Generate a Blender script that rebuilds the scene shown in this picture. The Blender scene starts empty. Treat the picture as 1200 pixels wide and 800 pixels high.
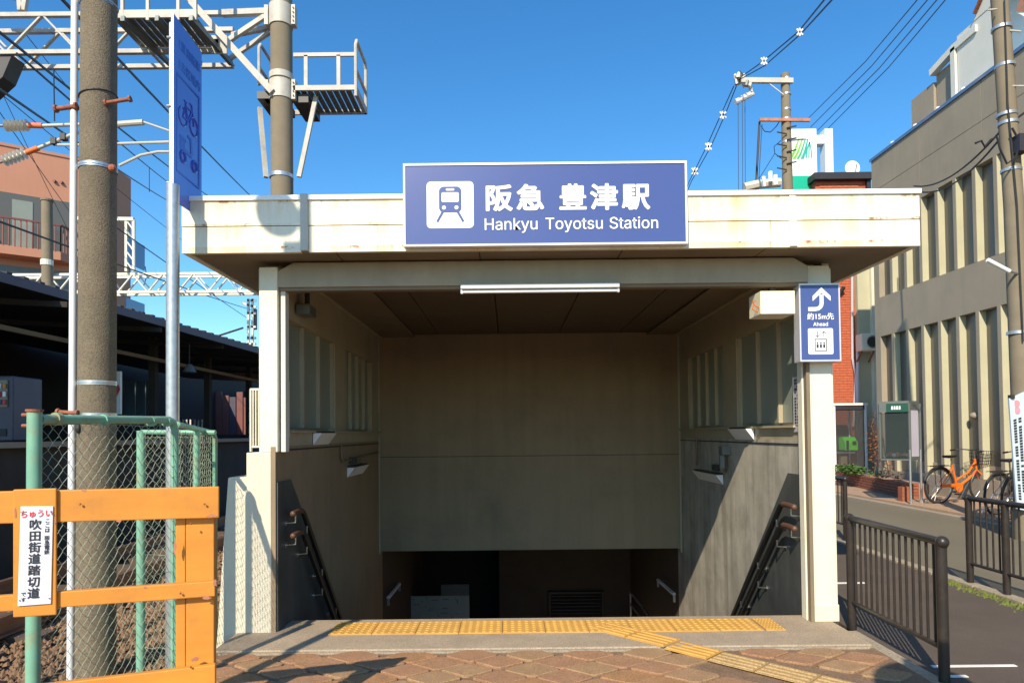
import bpy, bmesh, math, random
from mathutils import Vector, Matrix
rnd = random.Random(7)
scene = bpy.context.scene
COL = scene.collection

# ------------------------------------------------------------------ camera
EYE = 1.41
cam_d = bpy.data.cameras.new('camera'); cam_d.lens = 24.0; cam_d.sensor_width = 36.0
cam_d.shift_x = .004; cam_d.shift_y = .0738; cam_d.clip_end = 3000; cam_d.clip_start = .05
cam = bpy.data.objects.new('camera', cam_d); COL.objects.link(cam)
CR = Matrix.Rotation(math.radians(90 + 1.39), 3, 'X') @ Matrix.Rotation(-.0105, 3, 'Z')
cam.matrix_world = Matrix.Translation((0, 0, EYE)) @ CR.to_4x4()
scene.camera = cam

# ------------------------------------------------------------------ sky, sun, exposure
SUN = Vector((-.37, -1, .80)).normalized()          # direction towards the sun
EL = math.asin(SUN.z); AZ = math.atan2(SUN.x, SUN.y)
w = bpy.data.worlds.new('World'); scene.world = w; w.use_nodes = True
nt = w.node_tree; bg = nt.nodes['Background']
sky = nt.nodes.new('ShaderNodeTexSky'); sky.sky_type = 'NISHITA'; sky.sun_disc = False
sky.sun_elevation = EL; sky.sun_rotation = AZ; sky.air_density = 1.0; sky.dust_density = .35; sky.ozone_density = 1.4
hs = nt.nodes.new('ShaderNodeHueSaturation'); hs.inputs['Saturation'].default_value = 1.34; hs.inputs['Value'].default_value = 1.0
tn = nt.nodes.new('ShaderNodeMix'); tn.data_type = 'RGBA'; tn.blend_type = 'MULTIPLY'; tn.inputs['Factor'].default_value = 1; tn.inputs['B'].default_value = (.87, 1.08, 1.14, 1)
nt.links.new(sky.outputs[0], hs.inputs['Color']); nt.links.new(hs.outputs[0], tn.inputs['A']); nt.links.new(tn.outputs['Result'], bg.inputs['Color'])
bg.inputs['Strength'].default_value = .148
sd = bpy.data.lights.new('sun', 'SUN'); sd.energy = 5.0; sd.angle = math.radians(.5); sd.color = (1, .87, .68)
so = bpy.data.objects.new('sun', sd); COL.objects.link(so); so.location = (0, 0, 30)
so.rotation_euler = SUN.to_track_quat('Z', 'Y').to_euler()
scene.view_settings.view_transform = 'Standard'; scene.view_settings.look = 'None'
scene.view_settings.exposure = .34; scene.view_settings.gamma = 1
try:
    scene.cycles.max_bounces = 6; scene.cycles.diffuse_bounces = 3; scene.cycles.use_denoising = True
except Exception: pass

# ------------------------------------------------------------------ survey helpers: a pixel of the survey photo and one known coordinate give a point
def ray(x, y): return CR @ Vector(((x - 600) / 800 + .006, (400 - y) / 800 + .1107, -1))
def atY(x, y, Y): d = ray(x, y); t = Y / d.y; return Vector((d.x * t, Y, EYE + d.z * t))
def atZ(x, y, z): d = ray(x, y); t = (z - EYE) / d.z; return Vector((d.x * t, d.y * t, z))
def atX(x, y, X): d = ray(x, y); t = X / d.x; return Vector((X, d.y * t, EYE + d.z * t))

# ------------------------------------------------------------------ materials
def pm(name, c, rough=.7, metal=0, var=.12, vs=3.0, bump=.0, bs=60, streak=0, dirt=None, da=.4, ds=1.5, spec=None, aniso=(1, 1, 1), fine=0):
    m = bpy.data.materials.new(name); m.use_nodes = True; t = m.node_tree; N = t.nodes; L = t.links
    b = N['Principled BSDF']; g = N.new('ShaderNodeNewGeometry')
    mp = N.new('ShaderNodeMapping'); mp.inputs['Scale'].default_value = aniso; L.new(g.outputs['Position'], mp.inputs['Vector'])
    n = N.new('ShaderNodeTexNoise'); n.inputs['Scale'].default_value = vs; n.inputs['Detail'].default_value = 6; n.inputs['Roughness'].default_value = .6
    L.new(mp.outputs[0], n.inputs['Vector'])
    r = N.new('ShaderNodeValToRGB'); r.color_ramp.elements[0].position = .3; r.color_ramp.elements[1].position = .7
    r.color_ramp.elements[0].color = (*[x * (1 - var) for x in c], 1); r.color_ramp.elements[1].color = (*[min(1, x * (1 + var)) for x in c], 1)
    L.new(n.outputs['Fac'], r.inputs['Fac']); out = r.outputs['Color']
    def mixin(out, col, fac_out, amt):
        mx = N.new('ShaderNodeMix'); mx.data_type = 'RGBA'; mu = N.new('ShaderNodeMath'); mu.operation = 'MULTIPLY'; mu.inputs[1].default_value = amt
        L.new(fac_out, mu.inputs[0]); L.new(mu.outputs[0], mx.inputs['Factor']); L.new(out, mx.inputs['A']); mx.inputs['B'].default_value = (*col, 1)
        return mx.outputs['Result']
    if fine:
        n4 = N.new('ShaderNodeTexNoise'); n4.inputs['Scale'].default_value = fine; n4.inputs['Detail'].default_value = 2; L.new(g.outputs['Position'], n4.inputs['Vector'])
        r4 = N.new('ShaderNodeValToRGB'); r4.color_ramp.elements[0].position = .45; r4.color_ramp.elements[1].position = .62; L.new(n4.outputs['Fac'], r4.inputs['Fac'])
        out = mixin(out, [x * .45 for x in c], r4.outputs['Color'], .6)
    if streak:
        mp2 = N.new('ShaderNodeMapping'); mp2.inputs['Scale'].default_value = (7, 7, .5); L.new(g.outputs['Position'], mp2.inputs['Vector'])
        n2 = N.new('ShaderNodeTexNoise'); n2.inputs['Scale'].default_value = 1.2; n2.inputs['Detail'].default_value = 5; L.new(mp2.outputs[0], n2.inputs['Vector'])
        r2 = N.new('ShaderNodeValToRGB'); r2.color_ramp.elements[0].position = .42; r2.color_ramp.elements[1].position = .72; L.new(n2.outputs['Fac'], r2.inputs['Fac'])
        out = mixin(out, dirt or [x * .4 for x in c], r2.outputs['Color'], streak)
    if dirt:
        n3 = N.new('ShaderNodeTexNoise'); n3.inputs['Scale'].default_value = ds; n3.inputs['Detail'].default_value = 8; n3.inputs['Roughness'].default_value = .7
        L.new(g.outputs['Position'], n3.inputs['Vector'])
        r3 = N.new('ShaderNodeValToRGB'); r3.color_ramp.elements[0].position = .52; r3.color_ramp.elements[1].position = .72; L.new(n3.outputs['Fac'], r3.inputs['Fac'])
        out = mixin(out, dirt, r3.outputs['Color'], da)
    L.new(out, b.inputs['Base Color']); b.inputs['Roughness'].default_value = rough; b.inputs['Metallic'].default_value = metal
    if spec is not None: b.inputs['Specular IOR Level'].default_value = spec
    if bump:
        nb = N.new('ShaderNodeTexNoise'); nb.inputs['Scale'].default_value = bs; nb.inputs['Detail'].default_value = 4; L.new(g.outputs['Position'], nb.inputs['Vector'])
        bp = N.new('ShaderNodeBump'); bp.inputs['Strength'].default_value = bump; bp.inputs['Distance'].default_value = .01
        L.new(nb.outputs['Fac'], bp.inputs['Height']); L.new(bp.outputs[0], b.inputs['Normal'])
    return m

def rusty_cream(name, seams, c=(.79, .75, .60)):
    """cream painted sheet; rust creeps from the seams (z heights) and runs down in thin streaks"""
    m = pm(name, c, .45, var=.05, vs=4, dirt=(.70, .60, .42), da=.35, ds=2.2, bump=.05, bs=8)
    t = m.node_tree; N = t.nodes; L = t.links; b = N['Principled BSDF']; src = b.inputs['Base Color'].links[0].from_socket
    g = N.new('ShaderNodeNewGeometry'); sp = N.new('ShaderNodeSeparateXYZ'); L.new(g.outputs['Position'], sp.inputs[0])
    def noise(sc, mpv, lo, hi):
        mp = N.new('ShaderNodeMapping'); mp.inputs['Scale'].default_value = mpv; L.new(g.outputs['Position'], mp.inputs['Vector'])
        n = N.new('ShaderNodeTexNoise'); n.inputs['Scale'].default_value = sc; n.inputs['Detail'].default_value = 6; n.inputs['Roughness'].default_value = .7
        L.new(mp.outputs[0], n.inputs['Vector'])
        mr = N.new('ShaderNodeMapRange'); mr.inputs['From Min'].default_value = lo; mr.inputs['From Max'].default_value = hi; L.new(n.outputs['Fac'], mr.inputs['Value']); return mr.outputs[0]
    def below(z0, up, down):   # 1 at the seam, fading upward over `up` and downward over `down`
        a = N.new('ShaderNodeMapRange'); a.inputs['From Min'].default_value = z0 - down; a.inputs['From Max'].default_value = z0; L.new(sp.outputs['Z'], a.inputs['Value'])
        c2 = N.new('ShaderNodeMapRange'); c2.inputs['From Min'].default_value = z0 + up; c2.inputs['From Max'].default_value = z0 + up * .4; L.new(sp.outputs['Z'], c2.inputs['Value'])
        mu = N.new('ShaderNodeMath'); mu.operation = 'MULTIPLY'; L.new(a.outputs[0], mu.inputs[0]); L.new(c2.outputs[0], mu.inputs[1]); return mu.outputs[0]
    def mul(a, b2):
        mu = N.new('ShaderNodeMath'); mu.operation = 'MULTIPLY'; mu.use_clamp = True; L.new(a, mu.inputs[0]); L.new(b2, mu.inputs[1]); return mu.outputs[0]
    def mx(o, col, f):
        q = N.new('ShaderNodeMix'); q.data_type = 'RGBA'; L.new(f, q.inputs['Factor']); L.new(o, q.inputs['A']); q.inputs['B'].default_value = (*col, 1); return q.outputs['Result']
    spots = noise(7, (1, 1, .9), .55, .62); streaks = noise(4.5, (2.2, 2.2, .10), .63, .72); soft = noise(2.2, (2, 2, .3), .46, .72)
    o = src
    for z0 in seams:
        o = mx(o, (.66, .42, .16), mul(soft, below(z0, .01, .16)))
        o = mx(o, (.50, .21, .05), mul(streaks, below(z0, .005, .15)))
        o = mx(o, (.34, .12, .03), mul(spots, below(z0, .012, .02)))
    L.new(o, b.inputs['Base Color']); return m

def glass(name, c, rough=.08):
    m = bpy.data.materials.new(name); m.use_nodes = True; b = m.node_tree.nodes['Principled BSDF']
    b.inputs['Base Color'].default_value = (*c, 1); b.inputs['Roughness'].default_value = rough; b.inputs['Specular IOR Level'].default_value = .8
    return m
def clear(name, c=(.75, .85, .85), a=.25):
    m = glass(name, c, .05); m.node_tree.nodes['Principled BSDF'].inputs['Alpha'].default_value = a; return m

M = {}
M['fascia'] = rusty_cream('cream_rusty_sheet', [3.0, 2.845, 2.69])
M['cap'] = pm('white_cap', (.86, .85, .80), .5, var=.04)
M['cream'] = pm('cream_paint', (.74, .69, .55), .55, var=.05, dirt=(.5, .42, .28), da=.3, ds=2.5, bump=.04, bs=20)
M['cream2'] = pm('cream_plaster', (.70, .64, .49), .8, var=.07, streak=.12, dirt=(.45, .37, .25), da=.35, ds=3, bump=.15, bs=90)
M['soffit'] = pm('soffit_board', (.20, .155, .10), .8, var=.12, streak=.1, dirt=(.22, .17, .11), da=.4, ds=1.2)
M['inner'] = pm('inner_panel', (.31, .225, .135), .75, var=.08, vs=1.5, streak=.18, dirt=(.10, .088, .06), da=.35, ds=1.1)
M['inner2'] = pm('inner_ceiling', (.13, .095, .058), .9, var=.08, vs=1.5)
M['beam'] = pm('shaded_beam_paint', (.36, .31, .22), .7, var=.08, streak=.2, dirt=(.2, .16, .10), da=.4, ds=2)  # the pillars' cream darkened: shade under the canopy put into the colour
M['shade_cream'] = pm('shaded_inner_cream', (.40, .345, .235), .65, var=.06, dirt=(.2, .17, .11), da=.35, ds=2)  # cream paint again, with the interior shade put into its colour
M['concrete'] = pm('streaked_concrete', (.43, .40, .335), .7, var=.22, vs=3.5, streak=.6, dirt=(.16, .14, .11), da=.5, ds=3.2, bump=.2, bs=50)
M['dado'] = pm('dark_steel_dado', (.11, .115, .11), .42, metal=.35, var=.25, vs=3, streak=.5, dirt=(.05, .06, .06), da=.5, ds=5)
M['slab'] = pm('slab_concrete', (.40, .315, .22), .9, var=.12, vs=5, fine=120, dirt=(.22, .18, .13), da=.4, ds=2, bump=.3, bs=150)
M['mortar'] = pm('paver_mortar', (.23, .145, .085), .95, var=.2, vs=8, bump=.4, bs=120, fine=90)
M['paver_pink'] = pm('paver_pink', (.37, .20, .105), .9, var=.14, vs=9, fine=110, bump=.4, bs=140, dirt=(.25, .16, .10), da=.4, ds=6)
M['paver_tan'] = pm('paver_tan', (.37, .225, .115), .9, var=.14, vs=9, fine=110, bump=.4, bs=140, dirt=(.28, .2, .11), da=.4, ds=6)
M['paver_orange'] = pm('paver_orange', (.38, .20, .09), .9, var=.16, vs=9, fine=110, bump=.4, bs=140, dirt=(.24, .15, .09), da=.4, ds=6)
M['tactile'] = pm('tactile_yellow', (.56, .31, .07), .7, var=.1, vs=9, dirt=(.38, .22, .06), da=.4, ds=7, bump=.1)
M['tactile_worn'] = pm('tactile_worn', (.47, .31, .13), .85, var=.12, vs=9, dirt=(.25, .18, .1), da=.4, ds=7, fine=100)
M['asphalt'] = pm('asphalt', (.11, .083, .063), .95, var=.15, vs=2, fine=160, bump=.5, bs=200, dirt=(.07, .06, .05), da=.4, ds=.8)
M['road'] = pm('road_asphalt', (.175, .15, .10), .95, var=.12, vs=.8, fine=120, bump=.4, bs=150, aniso=(1, .3, 1))
M['kerb'] = pm('kerb_concrete', (.36, .30, .22), .9, var=.12, vs=4, fine=90)
M['walk'] = pm('far_pavement', (.42, .28, .18), .9, var=.12, vs=3, fine=60)
M['line'] = pm('road_paint', (.75, .72, .68), .7, var=.08, vs=14, dirt=(.3, .27, .23), da=.5, ds=20)
M['ballast'] = pm('ballast_dirt', (.16, .105, .065), 1, var=.3, vs=12, bump=.8, bs=40, fine=60)
M['stone1'] = pm('ballast_stone_brown', (.20, .12, .068), .95, var=.35, vs=15)
M['blue'] = pm('sign_blue', (.055, .088, .27), .32, var=.03, vs=2)
M['white'] = pm('sign_white', (.84, .84, .84), .4, var=.02)
M['frame'] = pm('pale_frame', (.66, .66, .70), .4, metal=.3, var=.05)
M['alu'] = pm('brushed_aluminium', (.55, .56, .56), .35, metal=.8, var=.08)
M['galv'] = pm('galvanised_steel', (.50, .52, .53), .38, metal=.7, var=.14, vs=30)
M['steelpaint'] = pm('pale_painted_steel', (.50, .475, .41), .55, var=.08, vs=4, dirt=(.30, .2, .11), da=.4, ds=5)
M['gantry'] = pm('weathered_gantry_steel', (.46, .44, .39), .6, var=.15, vs=3, dirt=(.16, .12, .09), da=.5, ds=4)
M['pole'] = pm('pole_concrete', (.19, .155, .105), .95, var=.22, vs=4, fine=95, streak=.45, dirt=(.15, .12, .08), da=.3, ds=3, bump=.6, bs=110)
M['pole2'] = pm('smooth_pole', (.21, .175, .12), .9, var=.1, vs=4, streak=.25, dirt=(.19, .15, .10), da=.35, ds=3, bump=.1)
M['conduit'] = pm('white_conduit', (.72, .74, .76), .45, var=.03)
M['green'] = pm('mint_paint', (.18, .40, .28), .5, var=.15, vs=6, dirt=(.36, .20, .07), da=.8, ds=7)
M['wire_green'] = pm('mesh_wire', (.36, .42, .31), .5, metal=.3, var=.25, vs=12, dirt=(.30, .18, .08), da=.7, ds=18)
M['orange'] = pm('orange_board', (.64, .25, .03), .6, var=.12, vs=5, streak=.12, dirt=(.40, .16, .04), da=.6, ds=4, bump=.06, bs=30, aniso=(.4, .4, 2))
M['rust'] = pm('rust_steel', (.27, .09, .045), .8, var=.3, vs=20)
M['rustpaint'] = pm('weathered_red_arm', (.42, .17, .10), .7, var=.3, vs=6)
M['red'] = pm('red_print', (.62, .05, .06), .5, var=.05)
M['orange_clamp'] = pm('orange_fitting', (.72, .16, .04), .5, var=.1)
M['black'] = pm('black_rubber', (.012, .012, .012), .5, var=.1)
M['ink'] = pm('black_ink', (.025, .025, .035), .6, var=.1)
M['dark'] = pm('dark_steel', (.035, .033, .032), .5, var=.2)
M['rail'] = pm('handrail_black', (.012, .012, .013), .35, var=.2)
M['wood'] = pm('brown_handrail_end', (.11, .055, .035), .45, var=.15)
M['fence_brown'] = pm('dark_brown_railing', (.034, .027, .023), .38, metal=.2, var=.2, vs=8, dirt=(.09, .065, .05), da=.4, ds=14)
M['brickred'] = pm('red_brick_wall', (.40, .075, .035), .85, var=.2, vs=6)
M['brick_joint'] = pm('brick_joint', (.34, .20, .14), .9, var=.2)
M['bldg'] = pm('grey_brown_render', (.33, .28, .205), .85, var=.07, vs=1.2, streak=.15, dirt=(.20, .18, .14), da=.3, ds=.9, bump=.2, bs=60)
M['bfin'] = pm('pale_fin', (.47, .445, .30), .8, var=.06, vs=2, streak=.15, dirt=(.38, .35, .24), da=.3, ds=1.5)
M['bglass'] = glass('dark_window', (.11, .10, .08), .35)
M['iglass'] = pm('frosted_pane', (.26, .29, .24), .35, var=.08, vs=1.5)
M['pink'] = pm('salmon_render', (.52, .245, .155), .85, var=.06, vs=.6, streak=.06)
M['pinkrail'] = pm('dull_red_rail', (.20, .07, .06), .6)
M['winblue'] = glass('blue_window', (.10, .18, .33), .1)
M['roofdark'] = pm('dark_corrugated_roof', (.02, .02, .024), .6, var=.15)
M['roofedge'] = pm('slate_blue_edge', (.10, .10, .13), .6, var=.1)
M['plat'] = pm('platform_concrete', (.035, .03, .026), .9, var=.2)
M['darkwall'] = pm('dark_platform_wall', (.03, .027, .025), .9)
M['platedge'] = pm('platform_edge', (.25, .21, .16), .8)
M['insul'] = pm('porcelain', (.62, .58, .48), .3, var=.08)
M['wireblk'] = pm('overhead_cable', (.012, .012, .016), .6)
M['leaf'] = pm('leaf_green', (.08, .17, .03), .6, var=.4, vs=12)
M['leafor'] = pm('leaf_orange', (.35, .13, .04), .6, var=.3, vs=12)
M['moss'] = pm('moss', (.13, .16, .03), .9, var=.4, vs=20)
M['bark'] = pm('thin_stem', (.12, .08, .05), .9)
M['bikeorange'] = pm('orange_bicycle_paint', (.85, .17, .01), .3, var=.03)
M['chrome'] = pm('chrome', (.55, .55, .53), .35, metal=1, var=.02)
M['tyre'] = pm('tyre', (.02, .02, .02), .75)
M['phone'] = pm('green_phone', (.10, .55, .03), .4, var=.05)
M['logoG'] = pm('logo_green', (.02, .42, .16), .5, var=.02); M['logoL'] = pm('logo_lime', (.18, .50, .03), .5, var=.02); M['logoT'] = pm('logo_teal', (.02, .38, .30), .5, var=.02)
M['band'] = pm('green_band', (.0, .42, .25), .5, var=.02)
M['bluewhite'] = pm('pale_banner', (.55, .66, .74), .6, var=.05)
M['pinklogo'] = pm('pink_print', (.70, .28, .34), .6)
M['tube'] = pm('unlit_tube_light', (.62, .62, .60), .4, var=.03)
M['beige_box'] = pm('ivory_box', (.82, .78, .58), .45, var=.04)
M['plaque'] = pm('plaque_white', (.72, .73, .80), .4, var=.05, vs=10, dirt=(.5, .5, .6), da=.4, ds=12)
M['casegreen'] = pm('case_green', (.004, .07, .045), .5); M['casegrey'] = pm('case_grey', (.16, .18, .17), .4, metal=.3, var=.1)
M['vend'] = pm('vending_grey', (.07, .068, .10), .5)
M['poster'] = pm('poster_violet', (.50, .47, .56), .6, var=.05)
M['signface'] = pm('sky_tinted_sign_face', (.10, .19, .70), .08, var=.02, spec=.9)  # sky reflected on a white plate, put into the base colour as blue
M['signmark'] = pm('sign_mark_blue', (.045, .10, .56), .15, var=.02, spec=.8)
M['signback'] = pm('sign_edge', (.62, .6, .62), .4, metal=.5)
M['mapboard'] = pm('map_board', (.34, .40, .36), .5, var=.08, vs=6); M['mapgreen'] = pm('map_green', (.03, .18, .13), .6)
M['under'] = pm('basement_wall', (.085, .065, .045), .8, var=.1)
M['dish'] = pm('dish_white', (.75, .75, .72), .5)
M['roofwhite'] = pm('roof_plant_white', (.70, .69, .60), .6, var=.05)
M['sleeper'] = pm('sleeper_wood', (.10, .07, .05), .9, var=.2); M['railhead'] = pm('rail_steel', (.22, .13, .09), .5, metal=.5, var=.2)
M['hill'] = pm('hill_foliage', (.06, .075, .04), .9, var=.4, vs=.6)

# ------------------------------------------------------------------ mesh helpers
class MB:
    def __init__(s): s.v = []; s.f = []
    def add(s, vs, fs):
        o = len(s.v); s.v += [Vector(v) for v in vs]; s.f += [tuple(i + o for i in f) for f in fs]; return s
    def hexa(s, p):   # 8 points: bottom 4 ccw, top 4 ccw
        return s.add(p, [(3, 2, 1, 0), (4, 5, 6, 7), (0, 1, 5, 4), (1, 2, 6, 5), (2, 3, 7, 6), (3, 0, 4, 7)])
    def box(s, x0, y0, z0, x1, y1, z1):
        x0, x1 = sorted((x0, x1)); y0, y1 = sorted((y0, y1)); z0, z1 = sorted((z0, z1))
        return s.hexa([(x0, y0, z0), (x1, y0, z0), (x1, y1, z0), (x0, y1, z0), (x0, y0, z1), (x1, y0, z1), (x1, y1, z1), (x0, y1, z1)])
    def prism(s, poly, d):   # polygon of 3-D points extruded by vector d
        n = len(poly); p = [Vector(q) for q in poly]; d = Vector(d)
        return s.add(p + [q + d for q in p], [tuple(range(n))[::-1], tuple(range(n, 2 * n))] + [(i, (i + 1) % n, n + (i + 1) % n, n + i) for i in range(n)])
    def bar(s, a, b, w, h=None, up=(0, 0, 1)):   # rectangular bar a->b
        a = Vector(a); b = Vector(b); h = h or w; d = (b - a).normalized(); u = Vector(up)
        if abs(d.dot(u)) > .97: u = Vector((0, 1, 0))
        r = d.cross(u).normalized() * w / 2; u = r.cross(d).normalized() * h / 2
        return s.hexa([a - r - u, a + r - u, b + r - u, b - r - u, a - r + u, a + r + u, b + r + u, b - r + u])
    def cyl(s, a, b, r0, r1=None, n=16, cap=True):
        return s.tube([a, b], [r0, r0 if r1 is None else r1], n, cap)
    def tube(s, pts, r, n=8, cap=True, closed=False):
        pts = [Vector(p) for p in pts]; k = len(pts); rs = r if isinstance(r, (list, tuple)) else [r] * k
        vs = []; pu = None
        for i, p in enumerate(pts):
            if closed: d = pts[(i + 1) % k] - pts[i - 1]
            else: d = pts[min(i + 1, k - 1)] - pts[max(i - 1, 0)]
            d.normalize()
            if pu is None:
                pu = Vector((0, 0, 1)) if abs(d.z) < .9 else Vector((1, 0, 0))
            u = (pu - d * pu.dot(d)).normalized(); v = d.cross(u); pu = u
            for j in range(n):
                a = 2 * math.pi * j / n; vs.append(p + (u * math.cos(a) + v * math.sin(a)) * rs[i])
        fs = []
        for i in range(k if closed else k - 1):
            for j in range(n):
                a = i * n + j; b2 = i * n + (j + 1) % n; c = ((i + 1) % k) * n + (j + 1) % n; d2 = ((i + 1) % k) * n + j
                fs.append((a, b2, c, d2))
        if cap and not closed: fs += [tuple(range(n))[::-1], tuple(range((k - 1) * n, k * n))]
        return s.add(vs, fs)
    def disc(s, c, nrm, r, th, n=24):
        c = Vector(c); nn = Vector(nrm).normalized() * th / 2; return s.cyl(c - nn, c + nn, r, r, n)
    def sphere(s, c, r, seg=8, ring=6, sc=(1, 1, 1)):
        c = Vector(c); vs = [c + Vector((0, 0, r * sc[2]))]
        for i in range(1, ring):
            a = math.pi * i / ring
            for j in range(seg):
                b = 2 * math.pi * j / seg; vs.append(c + Vector((r * sc[0] * math.sin(a) * math.cos(b), r * sc[1] * math.sin(a) * math.sin(b), r * sc[2] * math.cos(a))))
        vs.append(c - Vector((0, 0, r * sc[2]))); fs = [(0, 1 + j, 1 + (j + 1) % seg) for j in range(seg)]
        for i in range(ring - 2):
            for j in range(seg):
                a = 1 + i * seg + j; b = 1 + i * seg + (j + 1) % seg; fs.append((a, a + seg, b + seg, b))
        l = len(vs) - 1; o = 1 + (ring - 2) * seg; fs += [(l, o + (j + 1) % seg, o + j) for j in range(seg)]
        return s.add(vs, fs)
    def mesh(s, name, smooth=False):
        m = bpy.data.meshes.new(name); m.from_pydata([tuple(v) for v in s.v], [], s.f); m.update()
        bm = bmesh.new(); bm.from_mesh(m); bmesh.ops.recalc_face_normals(bm, faces=bm.faces); bm.to_mesh(m); bm.free()
        if smooth:
            m.shade_smooth() if hasattr(m, 'shade_smooth') else None
            try: m.set_sharp_from_angle(angle=math.radians(40))
            except Exception: pass
        return m
    def build(s, name, mat, parent=None, bevel=0, smooth=False, kind=None, label=None, cat=None, group=None):
        lo = [min(v[i] for v in s.v) for i in range(3)]; hi = [max(v[i] for v in s.v) for i in range(3)]
        org = Vector(((lo[0] + hi[0]) / 2, (lo[1] + hi[1]) / 2, lo[2])); s.v = [v - org for v in s.v]
        me = s.mesh(name, smooth); me.materials.append(mat)
        o = bpy.data.objects.new(name, me); COL.objects.link(o)
        o.location = org
        if parent: attach(o, parent)
        if bevel:
            b = o.modifiers.new('bevel', 'BEVEL'); b.width = bevel; b.segments = 2; b.limit_method = 'ANGLE'; b.angle_limit = math.radians(40)
        tag(o, label, cat, group, kind); return o
def wloc(o):
    p = Vector(o.location)
    while o.parent: o = o.parent; p = p + Vector(o.location)
    return p
def attach(o, parent): p = wloc(parent); o.location = Vector(o.location) - p; o.parent = parent; return o
def tag(o, label=None, cat=None, group=None, kind=None):
    for k, v in (('label', label), ('category', cat), ('group', group), ('kind', kind)):
        if v: o[k] = v
    return o
def thing(name, label, cat, loc, group=None):
    o = bpy.data.objects.new(name, None); COL.objects.link(o); o.location = loc; o.empty_display_size = .1
    return tag(o, label, cat, group)
def copy_tree(o, parent=None):
    c = o.copy(); COL.objects.link(c)
    if parent: c.parent = parent
    for ch in list(o.children): copy_tree(ch, c)
    return c
def dup(src, parent, loc, name=None):
    c = src.copy(); COL.objects.link(c); c.parent = None; c.location = loc
    if parent: attach(c, parent)
    return c

import os
try: BF = bpy.data.fonts.load(os.path.join(bpy.utils.resource_path('LOCAL'), 'datafiles', 'fonts', 'Inter.woff2'))
except Exception: BF = None
def glyphs(name, items, plane, mat, parent=None, ext=.0015, split=False):
    """items: (text, u, v, size, weight, xscale, align) on plane = (origin, U, V); raised print, made bolder by rounding every stroke outwards"""
    O, U, V = [Vector(q) for q in plane]; W = U.cross(V).normalized(); vs = []; fs = []; out = []
    for it in items:
        txt, u, v, size, wt = it[:5]; xs = it[5] if len(it) > 5 else 1; al = it[6] if len(it) > 6 else 'CENTER'
        c = bpy.data.curves.new('print', 'FONT'); c.body = txt; c.size = size; c.align_x = al; c.align_y = 'BOTTOM_BASELINE'; c.resolution_u = 3
        if BF and txt.isascii(): c.font = BF
        o = bpy.data.objects.new('print', c); COL.objects.link(o)
        me = bpy.data.meshes.new_from_object(o.evaluated_get(bpy.context.evaluated_depsgraph_get()))
        n = 1 if wt <= 0 else 10
        for k in range(n):
            a = 2 * math.pi * k / n; du, dv = (wt * math.cos(a), wt * math.sin(a)) if n > 1 else (0, 0); dz = ext * (1 + .06 * k)
            b = len(vs); vs += [O + U * (u + p.co.x * xs + du) + V * (v + p.co.y + dv) + W * dz for p in me.vertices]
            fs += [tuple(b + i for i in p.vertices) for p in me.polygons]
        bpy.data.objects.remove(o); bpy.data.curves.remove(c); bpy.data.meshes.remove(me)
        if split: mb = MB(); mb.v = vs; mb.f = fs; out.append(mb.build(name, mat, parent)); vs = []; fs = []
    if not split: mb = MB(); mb.v = vs; mb.f = fs; out.append(mb.build(name, mat, parent))
    return out
def rrect(x0, z0, x1, z1, r, y, k=5):
    p = []
    for cx, cz, a0 in ((x1 - r, z1 - r, 0), (x0 + r, z1 - r, 90), (x0 + r, z0 + r, 180), (x1 - r, z0 + r, 270)):
        for i in range(k + 1): a = math.radians(a0 + 90 * i / k); p.append((cx + r * math.cos(a), y, cz + r * math.sin(a)))
    return p
def pipe_path(a, b, sag, k=16):
    a = Vector(a); b = Vector(b); return [a.lerp(b, i / k) - Vector((0, 0, sag * 4 * (i / k) * (1 - i / k))) for i in range(k + 1)]

# ================================================================== SETTING
S = .027      # top of the entrance slab
def sheet(name, rects, z, th, mat, **k):
    b = MB()
    for x0, y0, x1, y1 in rects: b.box(x0, y0, z - th, x1, y1, z)
    return b.build(name, mat, kind='structure', **k)
b = MB()   # base ground with a hole for the stair pit, one sheet to the horizon
xs = [-900, -1.75, 2.32, 900]; ys = [-400, 5.15, 13.4, 1500]
for i in range(3):
    for j in range(3):
        if i == 1 and j == 1: continue
        b.add([(xs[i], ys[j], -.34), (xs[i + 1], ys[j], -.34), (xs[i + 1], ys[j + 1], -.34), (xs[i], ys[j + 1], -.34)], [(0, 1, 2, 3)])
b.build('ground', M['ballast'], kind='structure')
sheet('asphalt_lane', [(2.47, -6, 4.18, 60)], -.03, .2, M['asphalt'])
sheet('asphalt_patch', [(2.36, 5.17, 2.47, 13)], -.032, .2, M['asphalt'])
sheet('road', [(4.30, -6, 7.45, 60)], -.05, .2, M['road'])
# kerb stones between lane and road
ks = sheet('kerb', [(4.18, -6, 4.30, 5.0), (4.18, 16, 4.30, 60)], -.005, .2, M['kerb'])
kb = MB().box(0, 0, -.2, .12, .592, 0).build('kerb_stone', M['kerb'], ks, bevel=.008); kb.location = (4.24, 5.3, -.205)
kb.location = Vector((4.24, 5.3, -.205)) - ks.location
for i in range(1, 18):
    k2 = kb.copy(); COL.objects.link(k2); k2.location = kb.location + Vector((0, .6 * i, 0)); k2.parent = ks
b = MB(); b.prism([(7.45, -6, -.25), (14, -6, -.25), (14, 60, -.25), (7.45, 60, -.25)], (0, 0, .27)); b.build('far_pavement', M['walk'], kind='structure')
b = MB(); b.box(7.30, -6, -.2, 7.449, 60, -.02); b.build('far_gutter', M['kerb'], kind='structure')
sheet('edge_gutter', [(2.352, -2, 2.469, 4.9)], -.018, .2, M['kerb'])
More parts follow.
